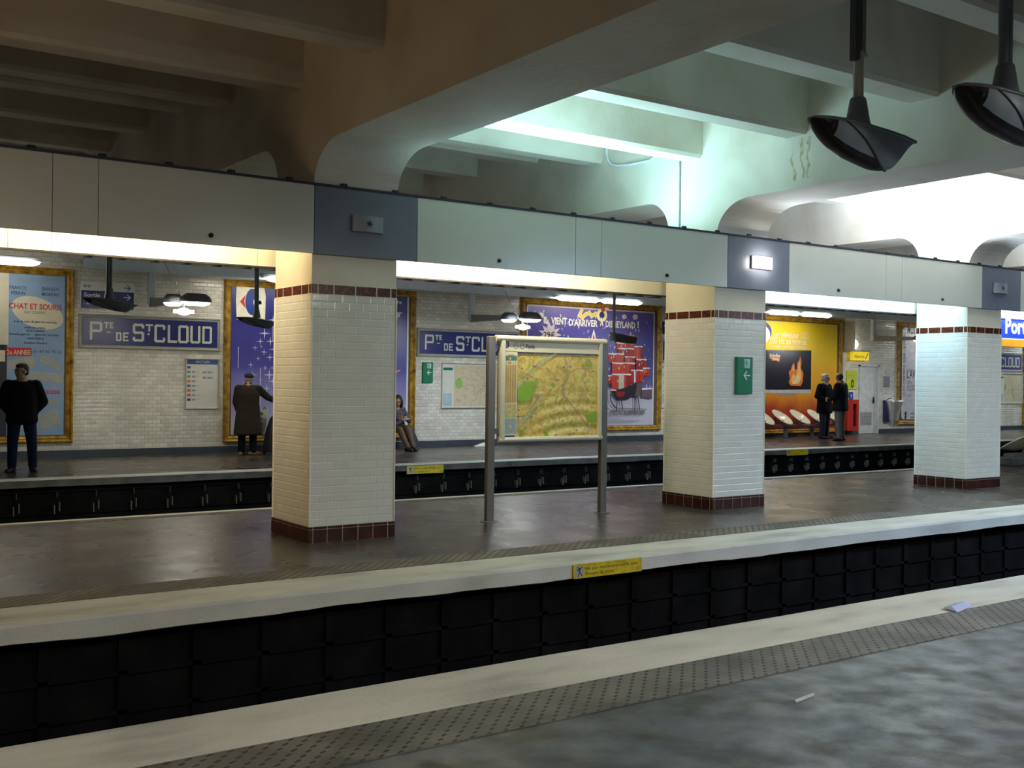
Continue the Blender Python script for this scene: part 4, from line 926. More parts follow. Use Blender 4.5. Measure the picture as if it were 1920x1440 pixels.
bx, bz = at(1884, 192, 3.75); boat(bx, 3.75, bz, 5.35, 'unlit boat-shaped hanging lamp cut by the right edge of the photograph', 1.05, radians(-6))
bx, bz = at(205, 566, 17.6); boat(bx, 17.6, bz, 5.35, 'dark boat-shaped lamp hanging in front of the exit direction sign at the left', 1.0, radians(-4), fz=.6)
bx, bz = at(481, 600, 17.6); boat(bx, 17.6, bz, 5.35, 'dark boat-shaped lamp hanging in front of the supermarket logo', .85, radians(-20), fz=.65)
# camera on its pole
X0, Z0 = at(1151, 632, 17.6)
t = thing('security_camera', 'dark security camera on a ceiling pole in front of the winter poster', 'camera', (X0, 17.6, Z0))
MB().tube([(X0, 17.6, Z0), (X0, 17.6, 5.35)], .035).build('pole', mat('camera_pole', (.14, .15, .17), .35, .3), t)
MB().bbox(X0-.08, X0+.02, 17.55, 17.65, Z0-.08, Z0+.10, .01).build('mount', lamp_g, t)
mb = MB(); mb.prism([(X0, Z0+.04), (X0+.05, Z0+.08), (X0+.55, Z0+.02), (X0+.58, Z0-.01), (X0+.55, Z0-.13), (X0+.10, Z0-.10)], 'y', 17.52, 17.68); mb.build('camera_housing', mat('camera_dark', (.03, .04, .04), .3), t)

# ------------------------------------------------------------------ standing map board
post = mat('bronze_post', (.20, .175, .14), .35, .6, var=.03); cr_al = mat('cream_aluminium', (.68, .63, .45), .3, .2, var=.02)
BY = 9.8
t = thing('map_board', 'standing city map board on two grey posts on the middle platform', 'map', (7.38, BY, 0))
for X in (6.58, 8.165):
    MB().bbox(X-.047, X+.047, BY-.03, BY+.03, 0, 2.01, .006).build('post', post, t)
    MB().loft([(0.001, X, BY, .10, .09), (.006, X, BY, .10, .09)], p=2).build('floor_flange', mat('worn_flange', (.16, .13, .09), .5), t)
FX0, FX1, FZ0, FZ1 = 6.68, 8.105, .885, 1.99
mb = MB()
mb.bbox(FX0, FX0+.06, BY-.06, BY+.03, FZ0, FZ1, .008).bbox(FX1-.05, FX1, BY-.06, BY+.03, FZ0, FZ1, .008)
mb.tube([(FX0-.06, BY-.03, FZ1), (FX1+.06, BY-.03, FZ1)], .036, n=16).tube([(FX0-.01, BY-.03, FZ0), (FX1+.01, BY-.03, FZ0)], .030, n=16)
mb.build('frame', cr_al, t)
mb = MB()
for z in (1.9, .98): mb.box(6.62, FX0, BY-.02, BY+.01, z-.03, z+.03).box(FX1, 8.13, BY-.02, BY+.01, z-.03, z+.03)
mb.build('clamp', lamp_g, t)
MB().box(FX0+.03, FX1-.03, BY-.012, BY+.03, FZ0, FZ1).build('back_panel', mat('panel_grey', (.3, .3, .3), .5), t)
# the city map: buckled sheet with districts, park, river and railways
mx0, mx1, mz0, mz1 = FX0+.06, FX1-.05, FZ0+.03, FZ1-.035
def PM(x, y): return at(860+x/3.6, 600+y/3.6, BY-.03)
city = noise_ramp('city_map_print', [(.30, (.30, .38, .05)), (.41, (.60, .50, .09)), (.47, (.82, .66, .18)), (.53, (.74, .52, .09)), (.60, (.66, .42, .07)), (.66, (.42, .40, .10)), (.76, (.30, .32, .16))], scale=11, detail=10, rough=.40, dist=1.0)
mb = MB(); nx, nz = 70, 56; gx0, gx1, gz0, gz1 = PM(398, 0)[0], mx1, mz0, PM(0, 215)[1]
def buck(x, z):
    u, v = (x-gx0)/(gx1-gx0), (z-gz0)/(gz1-gz0)
    k = max(0, min(1, (u-.12)*2.5))*max(0, 1-v*1.5)
    return BY-.020-.0075*k*sin(v*44+5.5*(u-.75)**2*3.2)-.002*math.exp(-((v-.52)/.01)**2)
v_ = [(gx0+(gx1-gx0)*i/nx, buck(gx0+(gx1-gx0)*i/nx, gz0+(gz1-gz0)*j/nz), gz0+(gz1-gz0)*j/nz) for j in range(nz+1) for i in range(nx+1)]
mb.add(v_, [(j*(nx+1)+i, j*(nx+1)+i+1, (j+1)*(nx+1)+i+1, (j+1)*(nx+1)+i) for j in range(nz) for i in range(nx)], 0, True)
mb.build('city_map', city, t)
a = Art(BY-.0305, .0004)
mg1 = mat('park_green', (.26, .46, .015), .4); riv = mat('river_grey_green', (.40, .47, .33), .4); rail_i = mat('railway_line', (.16, .15, .20), .5); pur = mat('metro_line', (.40, .22, .18), .5)
a.poly([PM(405, 450), PM(450, 420), PM(520, 410), PM(528, 440), PM(500, 500), PM(480, 545), PM(400, 550), PM(395, 500)], mg1)
a.poly([PM(855, 285), PM(890, 275), PM(905, 295), PM(870, 312)], mg1); a.poly([PM(860, 640), PM(925, 615), PM(925, 695), PM(870, 685)], mg1); a.poly([PM(580, 745), PM(605, 740), PM(603, 785), PM(582, 785)], mg1); a.poly([PM(415, 745), PM(440, 740), PM(440, 780), PM(420, 785)], mg1); a.lay()
for L_, wd in (([(400, 460), (435, 410), (480, 350), (540, 295), (600, 255), (660, 225)], .018), ([(395, 700), (440, 670), (480, 620), (520, 560), (565, 505)], .020), ([(440, 700), (500, 640)], .014)):
    a.line([PM(*p) for p in L_], wd, riv)
a.lay()
for L_, wd, m in (([(720, 255), (738, 340), (735, 395), (700, 450), (705, 500), (760, 570), (820, 650), (880, 725)], .006, rail_i), ([(730, 400), (760, 350), (800, 330), (925, 330)], .0045, pur), ([(415, 345), (470, 370), (540, 410)], .0045, pur), ([(880, 725), (875, 770)], .005, rail_i), ([(420, 265), (425, 330)], .0035, rail_i), ([(465, 370), (468, 410)], .0035, rail_i), ([(640, 680), (640, 735)], .004, rail_i), ([(650, 660), (655, 700)], .0035, rail_i)):
    a.line([PM(*p) for p in L_], wd, m)
r = random.Random(11)
for i in range(40):
    q = r.uniform(0, 2*pi); R1, R2 = r.uniform(15, 60), r.uniform(80, 190); cx, cy = 690, 430
    a.line([PM(cx+R1*1.1*cos(q), cy+R1*sin(q)), PM(cx+R2*1.1*cos(q+.15), cy+R2*.85*sin(q+.15))], .0022, mat('street_line', (.50, .40, .22), .5))
a.lay()
for x, y in ((425, 328), (510, 312), (708, 318), (750, 316), (768, 236), (520, 226), (878, 240), (905, 345), (405, 608), (405, 650), (492, 626), (430, 648), (490, 655), (905, 592), (745, 775), (795, 745), (665, 405), (850, 425), (900, 775), (655, 775)):
    X, Z = PM(x, y); w_ = r.uniform(.012, .03); a.rect(X-w_, Z-.005, X+w_, Z+.005, rail_i)
# left index column and heading
crm = mat('index_cream', (.76, .70, .50), .4, var=.02)
A, B = PM(300, 795), PM(397, 212); a.rect(mx0-.01, mz0, gx0, B[1], crm); a.rect(mx0-.01, B[1]-.005, mx1+.01, mz1+.02, crm).lay()
A, B = PM(303, 272), PM(393, 245); a.rect(mx0+.005, A[1], gx0-.008, B[1], green_p).lay(); X, Z = PM(347, 260); a.ell(X, Z, .012, .014, crm, n=14)
a.rect(mx0+.045, Z-.055, mx0+.085, Z-.035, mat('orange_print', (0, 0, 0)))
A, B = PM(300, 558), PM(390, 305)
for i in range(5):
    x0 = mx0+.004+(gx0-mx0-.012)*i/5; a.rect(x0, A[1], x0+(gx0-mx0-.012)/5-.003, B[1], mat('index_orange', (.72, .50, .16), .4))
    for j in range(46): a.rect(x0+.003, A[1]+.008+j*.0112, x0+(gx0-mx0-.012)/5*r.uniform(.55, .9), A[1]+.012+j*.0112, mat('index_ink', (.52, .36, .16), .5))
A, B = PM(300, 660), PM(390, 565); a.rect(mx0+.004, A[1], gx0-.008, B[1], mat('index_map_tan', (.60, .50, .18), .4, var=.25, scale=30)); A2, B2 = PM(300, 770), PM(390, 665); a.rect(mx0+.004, A2[1], gx0-.008, B2[1], mat('index_map_blue', (.36, .44, .42), .4, var=.2, scale=30)).lay()
X, Z = PM(345, 715); a.poly([(X-.02, Z-.012), (X, Z+.015), (X+.025, Z), (X+.01, Z-.02)], mat('index_orange', (0, 0, 0)))
X0, Z0 = PM(296, 790); X1, Z1 = PM(376, 778); a.rect(X0, Z0, X1, Z1, mat('map_navy', (.02, .03, .10), .4)).lay()
nv = mat('map_navy', (0, 0, 0)); cx, cz = PM(323, 165); a.ell(cx, cz, .032, .040, nv).lay(); a.text('i', cx, cz-.024, .045, crm, align='c', bold=.05)
for x, s_, k in ((385, 'RER', .016), (428, 'M', .028)):
    cx, cz = PM(x, 172); a.ell(cx, cz, .032, .033, nv, n=28).lay().ell(cx, cz, .028, .029, crm, n=28).lay(); a.text(s_, cx, cz-k/2, k, nv, align='c')
X0, Z0 = PM(453, 190); X1, _ = PM(510, 190); a.text('Paris', X0, Z0, .042, nv, w=X1-X0, bold=.015)
X0, Z0 = PM(328, 238); X1, _ = PM(372, 238); a.rect(X0, Z0, X1, Z0+.010, mat('index_ink', (0, 0, 0)))
a.build('printed_lines', t)

# ------------------------------------------------------------------ yellow warning plates on the kerbs
yw = noise_ramp('warning_yellow', [(.3, (.42, .30, .01)), (.5, (.66, .50, .01)), (.7, (.72, .56, .04))], scale=14, detail=6, rough=.5, bump=.15)
def warn(X0, X1, Y, Z0, Z1, lab, text=True):
    t = thing('warning_plate', lab, 'sign', ((X0+X1)/2, Y, Z0), 0, 'yellow warning plates on the platform edges')
    MB().bbox(X0, X1, Y-.008, Y+.004, Z0, Z1, .002).build('plate', yw, t)
    a = Art(Y-.009, .0008); h_ = Z1-Z0; a.rect(X0+.022, Z0+.14*h_, X0+.022+.72*h_, Z1-.14*h_, pale).lay()
    cx, cz = X0+.022+.36*h_, (Z0+Z1)/2; m = mat('plate_ink', (.06, .05, .05), .6)
    for p in ([(-.2, .3), (0, .1), (.22, .3)], [(0, .2), (0, -.02)], [(-.12, -.34), (0, -.02), (.2, -.3)], [(-.22, .1), (.0, .05)]): a.line([(cx+u*h_, cz+v*h_) for u, v in p], .07*h_, m)
    a.ell(cx, cz+.22*h_, .06*h_, .06*h_, m)
    if text:
        tm = mat('plate_text', (.16, .12, .01), .6); x = X0+.03+.80*h_
        a.text('Ne pas descendre sur la voie', x, Z0+.56*h_, .20*h_, tm, w=(X1-x)*.92); a.text('Danger de mort', x, Z0+.20*h_, .20*h_, tm, w=(X1-x)*.50)
    a.build('lettering', t)
warn(5.71, 6.48, 7.224, -.135, -.012, 'yellow warning plate with lettering on the near edge of the middle platform')
warn(9.63, 10.40, 16.995, -.175, -.03, 'yellow warning plate on the far platform edge, beside the nearest pillar')
warn(19.69, 20.43, 16.995, -.150, -.01, 'yellow warning plate on the far platform edge, right of the second pillar')

# ------------------------------------------------------------------ hanging direction sign at the right edge
t = thing('hanging_sign', 'blue hanging platform sign with white letters and an orange strip, at the right edge', 'sign', (17.4, 9.8, 2.1))
MB().bbox(16.32, 18.75, 9.76, 9.86, 2.30, 2.62, .008).build('blue_panel', mat('sign_blue', (.020, .045, .40), .3, emit=.25, ecol=(.03, .06, .5)), t)
MB().bbox(16.24, 18.8, 9.72, 9.90, 2.62, 2.684, .006).build('white_trim', mat('trim_glow', (.9, .92, 1), .3, emit=2.0), t)
MB().box(16.32, 18.75, 9.76, 9.86, 2.285, 2.30).build('white_line', white_p, t); MB().bbox(16.32, 18.75, 9.76, 9.86, 2.165, 2.285, .006).build('orange_panel', mat('sign_orange', (.70, .28, .02), .3, emit=.25), t)
a = Art(9.757); X0, Z0 = at(1885, 624, 9.757); a.text('Porte de Saint-Cloud', X0, Z0, .235, mat('sign_white_lit', (.85, .85, .88), .4, emit=.5), bold=.03); a.build('lettering', t)

# ------------------------------------------------------------------ shell seats
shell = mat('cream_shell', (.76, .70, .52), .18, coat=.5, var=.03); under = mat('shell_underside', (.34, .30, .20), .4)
def seat(x, y, rz, lab, group, steep=.62, s=1.0, proto=[None]):
    t = thing('shell_seat', lab, 'seat', (x, y, .42), rz, group)
    ta = math.atan(steep); ux = Vector((1, 0, 0)); vy = Vector((0, cos(ta), sin(ta))); nn = ux.cross(vy)
    def pt(r, a, d): return ux*(r*cos(a)*.235*s)+vy*(r*sin(a)*.36*s)-nn*d*s+Vector((0, 0, .16*s))
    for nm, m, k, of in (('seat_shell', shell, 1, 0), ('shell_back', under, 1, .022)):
        mb = MB(); v = []; n = 32; R = 9
        for j in range(R+1):
            q = j/R
            for i in range(n): v.append(pt(q*(1 if of == 0 else 1.015), 2*pi*i/n, .11*(1-q**2.4)+of*(1-q*q*.9)))
        f = [(j*n+i, j*n+(i+1) % n, (j+1)*n+(i+1) % n, (j+1)*n+i) for j in range(R) for i in range(n)]
        mb.add(v, f if of == 0 else [g[::-1] for g in f], 0, True); mb.build(nm, m, t, local=True)
    MB().tube([pt(1.008, 2*pi*i/32, .004) for i in range(33)], .010*s, n=8).build('rim', shell, t, local=True)
    MB().ell(pt(.25, -pi/2, .105), (.016, .016, .008)).build('drain_plug', lamp_g, t, local=True)
    MB().tube([(0, 0, -.058), (0, 0, .07)], .045).build('stub_mount', lamp_g, t, local=True)
    return t
def bench(X0, X1, y, lab, n=3):
    t = thing('bench_rail', lab, 'bench', ((X0+X1)/2, y, 0))
    MB().bbox(X0, X1, y-.10, y+.10, .30, .36, .01).build('rail', mat('bench_rail_grey', (.16, .155, .15), .5, .2), t)
    for i in range(n):
        X = X0+.15+(X1-X0-.3)*i/(n-1); MB().bbox(X-.04, X+.04, y-.05, y+.05, 0, .30, .006).build('leg', lamp_g, t)
bench(22.6, 26.25, 20.65, 'long grey bench rail carrying the white shell seats under the television poster', 4)
sl = ['white shell seat mostly hidden by the second pillar', 'white shell seat nearest the second pillar among those fully seen', 'white shell seat in the middle of the row, right of the first fully seen one', 'white shell seat just left of the two talking men', 'white shell seat showing behind and between the two talking men']
for i, l in enumerate(sl): seat(22.95+.74*i, 20.62, 0, l, 'white shell seats in a row on the far platform')
bench(8.6, 11.3, 20.72, 'bench rail under the seated reader, mostly behind the nearest pillar', 3)
for i, X in enumerate((9.1, 9.9, 10.7)): seat(X, 20.70, 0, ['shell seat hidden behind the nearest pillar, leftmost of its row', 'shell seat hidden behind the nearest pillar, middle of its row', 'shell seat hidden behind the nearest pillar, next to the reader'][i], 'shell seats behind the nearest pillar')
t = thing('bench_block', 'low grey block under the shell seat at the right edge', 'bench', (20.2, 11.75, 0)); MB().bbox(19.75, 24, 11.5, 11.9, .001, .16, .02).build('block', grey_conc, t); MB().box(19.9, 24, 11.6, 11.8, .16, .228).build('rail', mat('bench_rail_grey', (0, 0, 0)), t)
s_ = seat(20.45, 11.70, pi+.15, 'cream shell seat seen from behind at the right edge, on the middle platform', 'shell seats on the middle platform', .50, 1.35); s_.location.z = .29
s_ = seat(21.6, 11.70, pi, 'cream shell seat just outside the right edge, on the middle platform', 'shell seats on the middle platform', .50, 1.35); s_.location.z = .29

# ------------------------------------------------------------------ litter
lit = mat('folded_paper', (.42, .46, .72), .6)
mb = MB(); mb.add([(6.72, 4.30, .006), (7.0, 4.36, .008), (6.93, 4.44, .025), (6.72, 4.41, .02), (6.74, 4.36, .035), (6.96, 4.40, .04)], [(0, 1, 5, 4), (4, 5, 2, 3), (0, 4, 3), (1, 2, 5), (0, 3, 2, 1)])
tag(mb.build('folded_paper', lit), 'bluish folded paper lying on the studded strip of the near platform', 'litter')
x, y = 4.25, 3.52; tag(MB().add([(x-.09, y-.01, .004), (x+.08, y+.02, .004), (x+.09, y+.035, .012), (x-.08, y+.01, .010)], [(0, 1, 2, 3), (3, 2, 1, 0)]).add([(x-.09, y-.01, .004), (x+.08, y+.02, .004), (x+.08, y+.02, .001), (x-.09, y-.01, .001)], [(0, 1, 2, 3)]).build('paper_slip', mat('slip_grey', (.42, .45, .48), .6)), 'thin pale slip of paper lying on the asphalt at the lower right', 'litter')
x, y = 13.75, 20.75; tag(MB().add([(x-.25, y-.06, .005), (x+.16, y-.08, .005), (x+.2, y+.08, .02), (x-.2, y+.1, .01), (x, y, .09), (x+.15, y, .08)], [(0, 1, 5, 4), (4, 5, 2, 3), (0, 4, 3), (1, 2, 5), (0, 3, 2, 1)]).build('crumpled_paper', paper), 'pale crumpled paper on the far platform, left of the map board post', 'litter')
# conduit on the second crossbeam
X = 9.49; mb = MB(); pts = [at_x for at_x in ((X, 9.955, 3.28), (X, 9.955, 3.7), (X, 9.955, 4.45))]
mb.tube(pts, .012, n=8); tag(mb.build('vertical_conduit', wire), 'thin vertical cable pipe on the lit side of the second crossbeam', 'pipe')
tag(MB().tube([(X, 11.38, 4.9), (X-.01, 11.37, 4.62), (X-.01, 11.34, 4.52), (X-.01, 11.27, 4.45), (X-.01, 11.15, 4.415), (X-.01, 10.9, 4.39), (X-.01, 10.5, 4.385), (X, 10.35, 4.45)], .016, n=8).build('looped_conduit', girder_m), 'pale looped cable pipe under the rib on the lit crossbeam', 'pipe')
# ------------------------------------------------------------------ people
skin = mat('skin', (.42, .24, .16), .5, var=.05); skin_d = mat('skin_tan', (.34, .19, .12), .5, var=.05)  # skin_d is a darker tan skin tone
def capsule(mb, p0, p1, r0, r1, n=14, fl=1):
    p0, p1 = Vector(p0), Vector(p1); d = (p1-p0); L_ = d.length or 1e-5; d.normalize()
    ref = Vector((0, 0, 1)) if abs(d.z) < .95 else Vector((0, 1, 0)); a = d.cross(ref).normalized(); b = a.cross(d).normalized(); rs = []
    for q in (-85, -60, -30, 0): rs.append((p0+d*(r0*sin(radians(q))), r0*cos(radians(q))))
    for q in (0, 30, 60, 85): rs.append((p1+d*(r1*sin(radians(q))), r1*cos(radians(q))))
    mb.rings([[c+a*cos(2*pi*k/n)*r+b*sin(2*pi*k/n)*r*fl for k in range(n)] for c, r in rs])
def chain(mb, pts, rr, fl=1):
    for i in range(len(pts)-1): capsule(mb, pts[i], pts[i+1], rr[i], rr[i+1], fl=fl)
def hand(mb, wrist, d, up, curl=.5, s=1.0):
    """palm, four bent unequal fingers and a thumb; d along the hand, up = thumb side"""
    d, up = Vector(d).normalized(), Vector(up).normalized(); nrm = d.cross(up).normalized(); w = Vector(wrist)
    for k in range(5): capsule(mb, w+d*.01+up*(.030-.015*k)*s*.6, w+d*.085*s+up*(.034-.017*k)*s, .013*s, .012*s)
    for k, L_ in enumerate((.070, .078, .073, .058)):
        b = w+d*.088*s+up*(.033-.022*k)*s; q1 = (d*cos(curl)+nrm*sin(curl)); q2 = (d*cos(curl*2.1)+nrm*sin(curl*2.1))
        m = b+q1*L_*.5*s; chain(mb, [b, m, m+q2*L_*.5*s], [.0105*s, .0095*s, .008*s])
    b = w+d*.03*s+up*.03*s; m = b+(d*.6+up*.7)*.045*s; chain(mb, [b, m, m+(d*.9+up*.2)*.03*s], [.013*s, .011*s, .009*s])
def head(mb, c, q, s=1.0):
    """q rotates a head that faces -Y"""
    c = Vector(c)
    def T(p): return c+q @ (Vector(p)*s)
    def E_(p, r): mb.ell(T(p), [x*s for x in r], rot=q, n=18, m=12)
    E_((0, .012, .035), (.076, .094, .092)); E_((0, -.018, -.035), (.058, .068, .075)); E_((0, -.045, -.080), (.032, .030, .028))
    capsule(mb, T((0, -.083, .022)), T((0, -.102, -.018)), .009*s, .014*s); capsule(mb, T((-.012, -.088, -.024)), T((.012, -.088, -.024)), .010*s, .010*s)
    capsule(mb, T((-.018, -.078, -.050)), T((.018, -.078, -.050)), .009*s, .009*s); capsule(mb, T((-.04, -.074, .035)), T((.04, -.074, .035)), .013*s, .013*s)
    for sx in (-1, 1): E_((.076*sx, .012, -.005), (.010, .020, .030)); E_((.038*sx, -.055, -.02), (.022, .022, .02))
def face_bits(t, c, q, s=1.0):
    c = Vector(c); mb = MB(); ey = mat('eye_white', (.45, .42, .40), .3)
    for sx in (-1, 1): mb.ell(c+q @ Vector((.030*sx, -.079, .012))*s, (.012*s, .010*s, .008*s))
    mb.build('eyes', mat('dark_eye', (.03, .02, .02), .3), t, local=True)
def person(name_, lab, x, y, rz, spec):
    t = thing('person', lab, 'person', (x, y, 0), rz, None)
    J = spec; s = J.get('s', 1.0); q = J.get('hq', Matrix.Identity(3)); hc = Vector(J['head'])
    body = MB(); head(body, hc, q, s); chain(body, [hc+Vector((0, .02, -.06)), J['neck']], [.052*s, .056*s]); chain(body, [J['neck'], J['chest'], J['hip']], [.09, .13, .12], )
    for sh, el, wr, hd, hu, cu in J['arms']:
        chain(body, [sh, el, wr], [.05, .042, .030]); hand(body, wr, hd, hu, cu, s)
    for hp, kn, an in J['legs']: chain(body, [hp, kn, an], [.085, .058, .042])
    bo = remesh('body', body, .008, J.get('skin', skin), t, 2); face_bits(bo, hc, q, s)
    # trousers
    tr = MB()
    for hp, kn, an in J['legs']: chain(tr, [hp, (Vector(hp)+Vector(kn))/2, kn, (Vector(kn)+Vector(an))/2, Vector(an)+Vector((0, 0, .01))], J.get('tr', [.105, .096, .080, .072, .068]))
    hx = (Vector(J['legs'][0][0])+Vector(J['legs'][1][0]))/2; tr.ell(hx+Vector((0, .01, .04)), (.17, .125, .13)); remesh('trousers', tr, .012, J['trm'], t)
    for i, (hp, kn, an) in enumerate(J['legs']):
        sd = Vector(J.get('toe', [(0, -1, 0), (0, -1, 0)])[i]).normalized(); sh_ = MB(); a = Vector(an); g = a.z-.055
        base = Vector((a.x, a.y, a.z-.05)); chain(sh_, [base-sd*.055, base+sd*.06, base+sd*.165-Vector((0, 0, .008))], [.046, .047, .038]); capsule(sh_, base, a+Vector((0, 0, .015)), .045, .045)
        remesh('shoe', sh_, .010, J['shm'], t)
    # coat or jacket
    co = MB(); co.loft(J['coat'], n=26, p=2.3)
    for sh, el, wr, *_ in J['arms']: chain(co, [sh, (Vector(sh)+Vector(el))/2, el, (Vector(el)+Vector(wr))/2, Vector(wr)-(Vector(wr)-Vector(el)).normalized()*.01], J.get('slv', [.082, .074, .066, .058, .052]))
    for sx in (-1, 1): co.ell(Vector(J['neck'])+Vector((.11*sx, .01, -.045)), (.12, .095, .055))
    if J.get('collar', 1): chain(co, [Vector(J['neck'])+Vector((-.05, -.02, .02)), Vector(J['neck'])+Vector((-.04, .045, .035)), Vector(J['neck'])+Vector((.04, .045, .035)), Vector(J['neck'])+Vector((.05, -.02, .02))], [.028]*4)
    remesh(J.get('coatname', 'jacket'), co, .012, J['com'], t, 3)
    if 'hair' in J:
        hb = MB(); T = lambda p: hc+q @ (Vector(p)*s)
        for p, r in J['hair']: hb.ell(T(p), [v*s for v in r], rot=q)
        remesh('hair', hb, .009, J['hairm'], bo, 2)
    return t
def RZ(a): return Matrix.Rotation(radians(a), 3, 'Z')
def RX(a): return Matrix.Rotation(radians(a), 3, 'X')
short_hair = [((0, .035, .055), (.082, .080, .082)), ((0, .0, .085), (.074, .085, .052)), ((0, .065, .0), (.066, .05, .06))]
blk = mat('black_cloth', (.005, .005, .008), .9, spec=.15); jeans = mat('dark_jeans', (.010, .015, .042), .9, bump=.2, spec=.2); drk = mat('dark_leather', (.012, .008, .008), .5)
bhair = mat('dark_hair', (.012, .008, .006), .6); ghair = mat('grey_white_hair', (.55, .53, .48), .7)
# man in a black jacket at the left, hands in pockets, looking left
person('p', 'person in a black jacket and dark jeans, hands in pockets, at the left', 3.50, 18.34, radians(-8), dict(
    head=(-.015, -.01, 1.565), hq=RZ(-60), neck=(0, .01, 1.43), chest=(0, .01, 1.25), hip=(0, 0, .92), s=1.02,
    arms=[((-.20, .01, 1.36), (-.30, .04, 1.10), (-.17, -.03, .93), (.7, .1, -.5), (0, -1, 0), .5), ((.20, .01, 1.36), (.31, .04, 1.10), (.17, -.03, .93), (-.7, .1, -.5), (0, -1, 0), .5)],
    legs=[((-.10, 0, .86), (-.13, -.02, .48), (-.135, .01, .085)), ((.10, 0, .86), (.145, -.02, .48), (.165, .01, .085))], toe=[(-.5, -1, 0), (.15, -1, 0)],
    coat=[(.74, 0, 0, .205, .135), (.80, 0, 0, .235, .16), (1.0, 0, 0, .225, .155), (1.2, 0, .01, .235, .155), (1.34, 0, .01, .215, .135), (1.42, 0, .01, .12, .09)], slv=[.088, .082, .076, .068, .058],
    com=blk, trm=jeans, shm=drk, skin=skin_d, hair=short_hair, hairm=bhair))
# man in a long coat and cap, hand on a shopping trolley (seen from behind)
coatm = mat('brown_grey_coat', (.036, .027, .021), .9, bump=.3, spec=.2)
t = person('p', 'person in a long brown coat and dark cap, hand on a black trolley', 7.98, 20.35, radians(180-25), dict(
    head=(.0, -.055, 1.475), hq=RZ(25) @ RX(-8), neck=(0, -.0, 1.36), chest=(0, .02, 1.20), hip=(0, .03, .90), s=1.0,
    arms=[((-.19, 0, 1.29), (-.36, -.16, 1.13), (-.56, -.27, 1.03), (-.8, -.3, -.15), (0, 0, 1), .8), ((.19, 0, 1.29), (.24, -.05, 1.03), (.20, -.17, .85), (0, -.3, -.9), (0, -1, 0), .5)],
    legs=[((-.10, .03, .84), (-.10, .0, .46), (-.10, .03, .085)), ((.10, .03, .84), (.11, .0, .46), (.12, .05, .085))], toe=[(-.9, -.6, 0), (-.2, -1, 0)],
    coat=[(.40, 0, .02, .27, .20), (.44, 0, .02, .275, .21), (.8, 0, .02, .235, .18), (1.0, 0, .02, .215, .165), (1.2, 0, .02, .215, .16), (1.30, 0, .01, .19, .13), (1.36, 0, .0, .12, .09)],
    com=coatm, coatname='long_coat', trm=blk, shm=mat('tan_leather', (.20, .10, .035), .5), hair=[((0, .05, -.005), (.07, .05, .05))], hairm=mat('grey_hair', (.25, .22, .18), .7)))
cm = MB(); cq = RZ(25) @ RX(-8); c_ = Vector((0, -.055, 1.475)); cm.ell(c_+cq @ Vector((0, .012, .070)), (.092, .108, .060), rot=cq); cm.ell(c_+cq @ Vector((0, -.085, .062)), (.065, .055, .014), rot=cq)
remesh('flat_cap', cm, .009, mat('cap_navy', (.012, .014, .030), .8), t, 2)
tr = thing('shopping_trolley', 'tall black shopping trolley beside the person in the long coat', 'trolley', (8.52, 20.3, 0), radians(0))
tb = MB(); tb.loft([(.05, 0, 0, .22, .16), (.12, 0, 0, .235, .17), (.45, .02, 0, .20, .15), (.72, .05, 0, .14, .12), (.80, .06, 0, .07, .06)], p=3); tb.build('bag', mat('black_nylon', (.012, .011, .014), .6, bump=.3), tr, local=True)
MB().tube([(.0, .05, .7), (-.02, .02, .95), (-.03, .0, 1.0)], .012).build('handle', steel, tr, local=True)
mb = MB(); [mb.tube([(sx*.17-.014, .12, .055), (sx*.17+.014, .12, .055)], .055, n=18) for sx in (-1, 1)]; mb.build('wheels', black, tr, local=True)
X0, Z0 = at(480, 812, 20.45); X1, Z1 = at(503, 768, 20.45)
bg = thing('shopping_bag', 'white shopping bag with green and red dots between the long coat and the black trolley', 'bag', ((X0+X1)/2, 20.5, Z0))
mb = MB(); mb.rings([[(X0+.05, 20.45, Z0), (X1-.08, 20.45, Z0), (X1-.08, 20.55, Z0), (X0+.05, 20.55, Z0)], [(X0-.02, 20.43, Z1), (X1, 20.43, Z1), (X1, 20.57, Z1), (X0-.02, 20.57, Z1)]], 0, False); mb.build('bag_body', mat('bag_cream', (.70, .64, .48), .5), bg)
a = Art(20.428); cx = (X0+X1)/2-.02
for i, m in enumerate((green_p, red_p, green_p, mat('orange_print', (0, 0, 0)))): a.ell(cx, Z1-.08-.10*i, .032, .032, m, n=14)
a.build('printed_dots', bg)
MB().tube([(X0+.02, 20.5, Z1), (X0+.03, 20.5, Z1+.06), (X0+.07, 20.5, Z1+.06)], .008, n=6).build('bag_handle', black, bg); MB().tube([(X1-.09, 20.5, Z1), (X1-.06, 20.5, Z1+.06), (X1-.03, 20.5, Z1)], .008, n=6).build('bag_handle', black, bg)
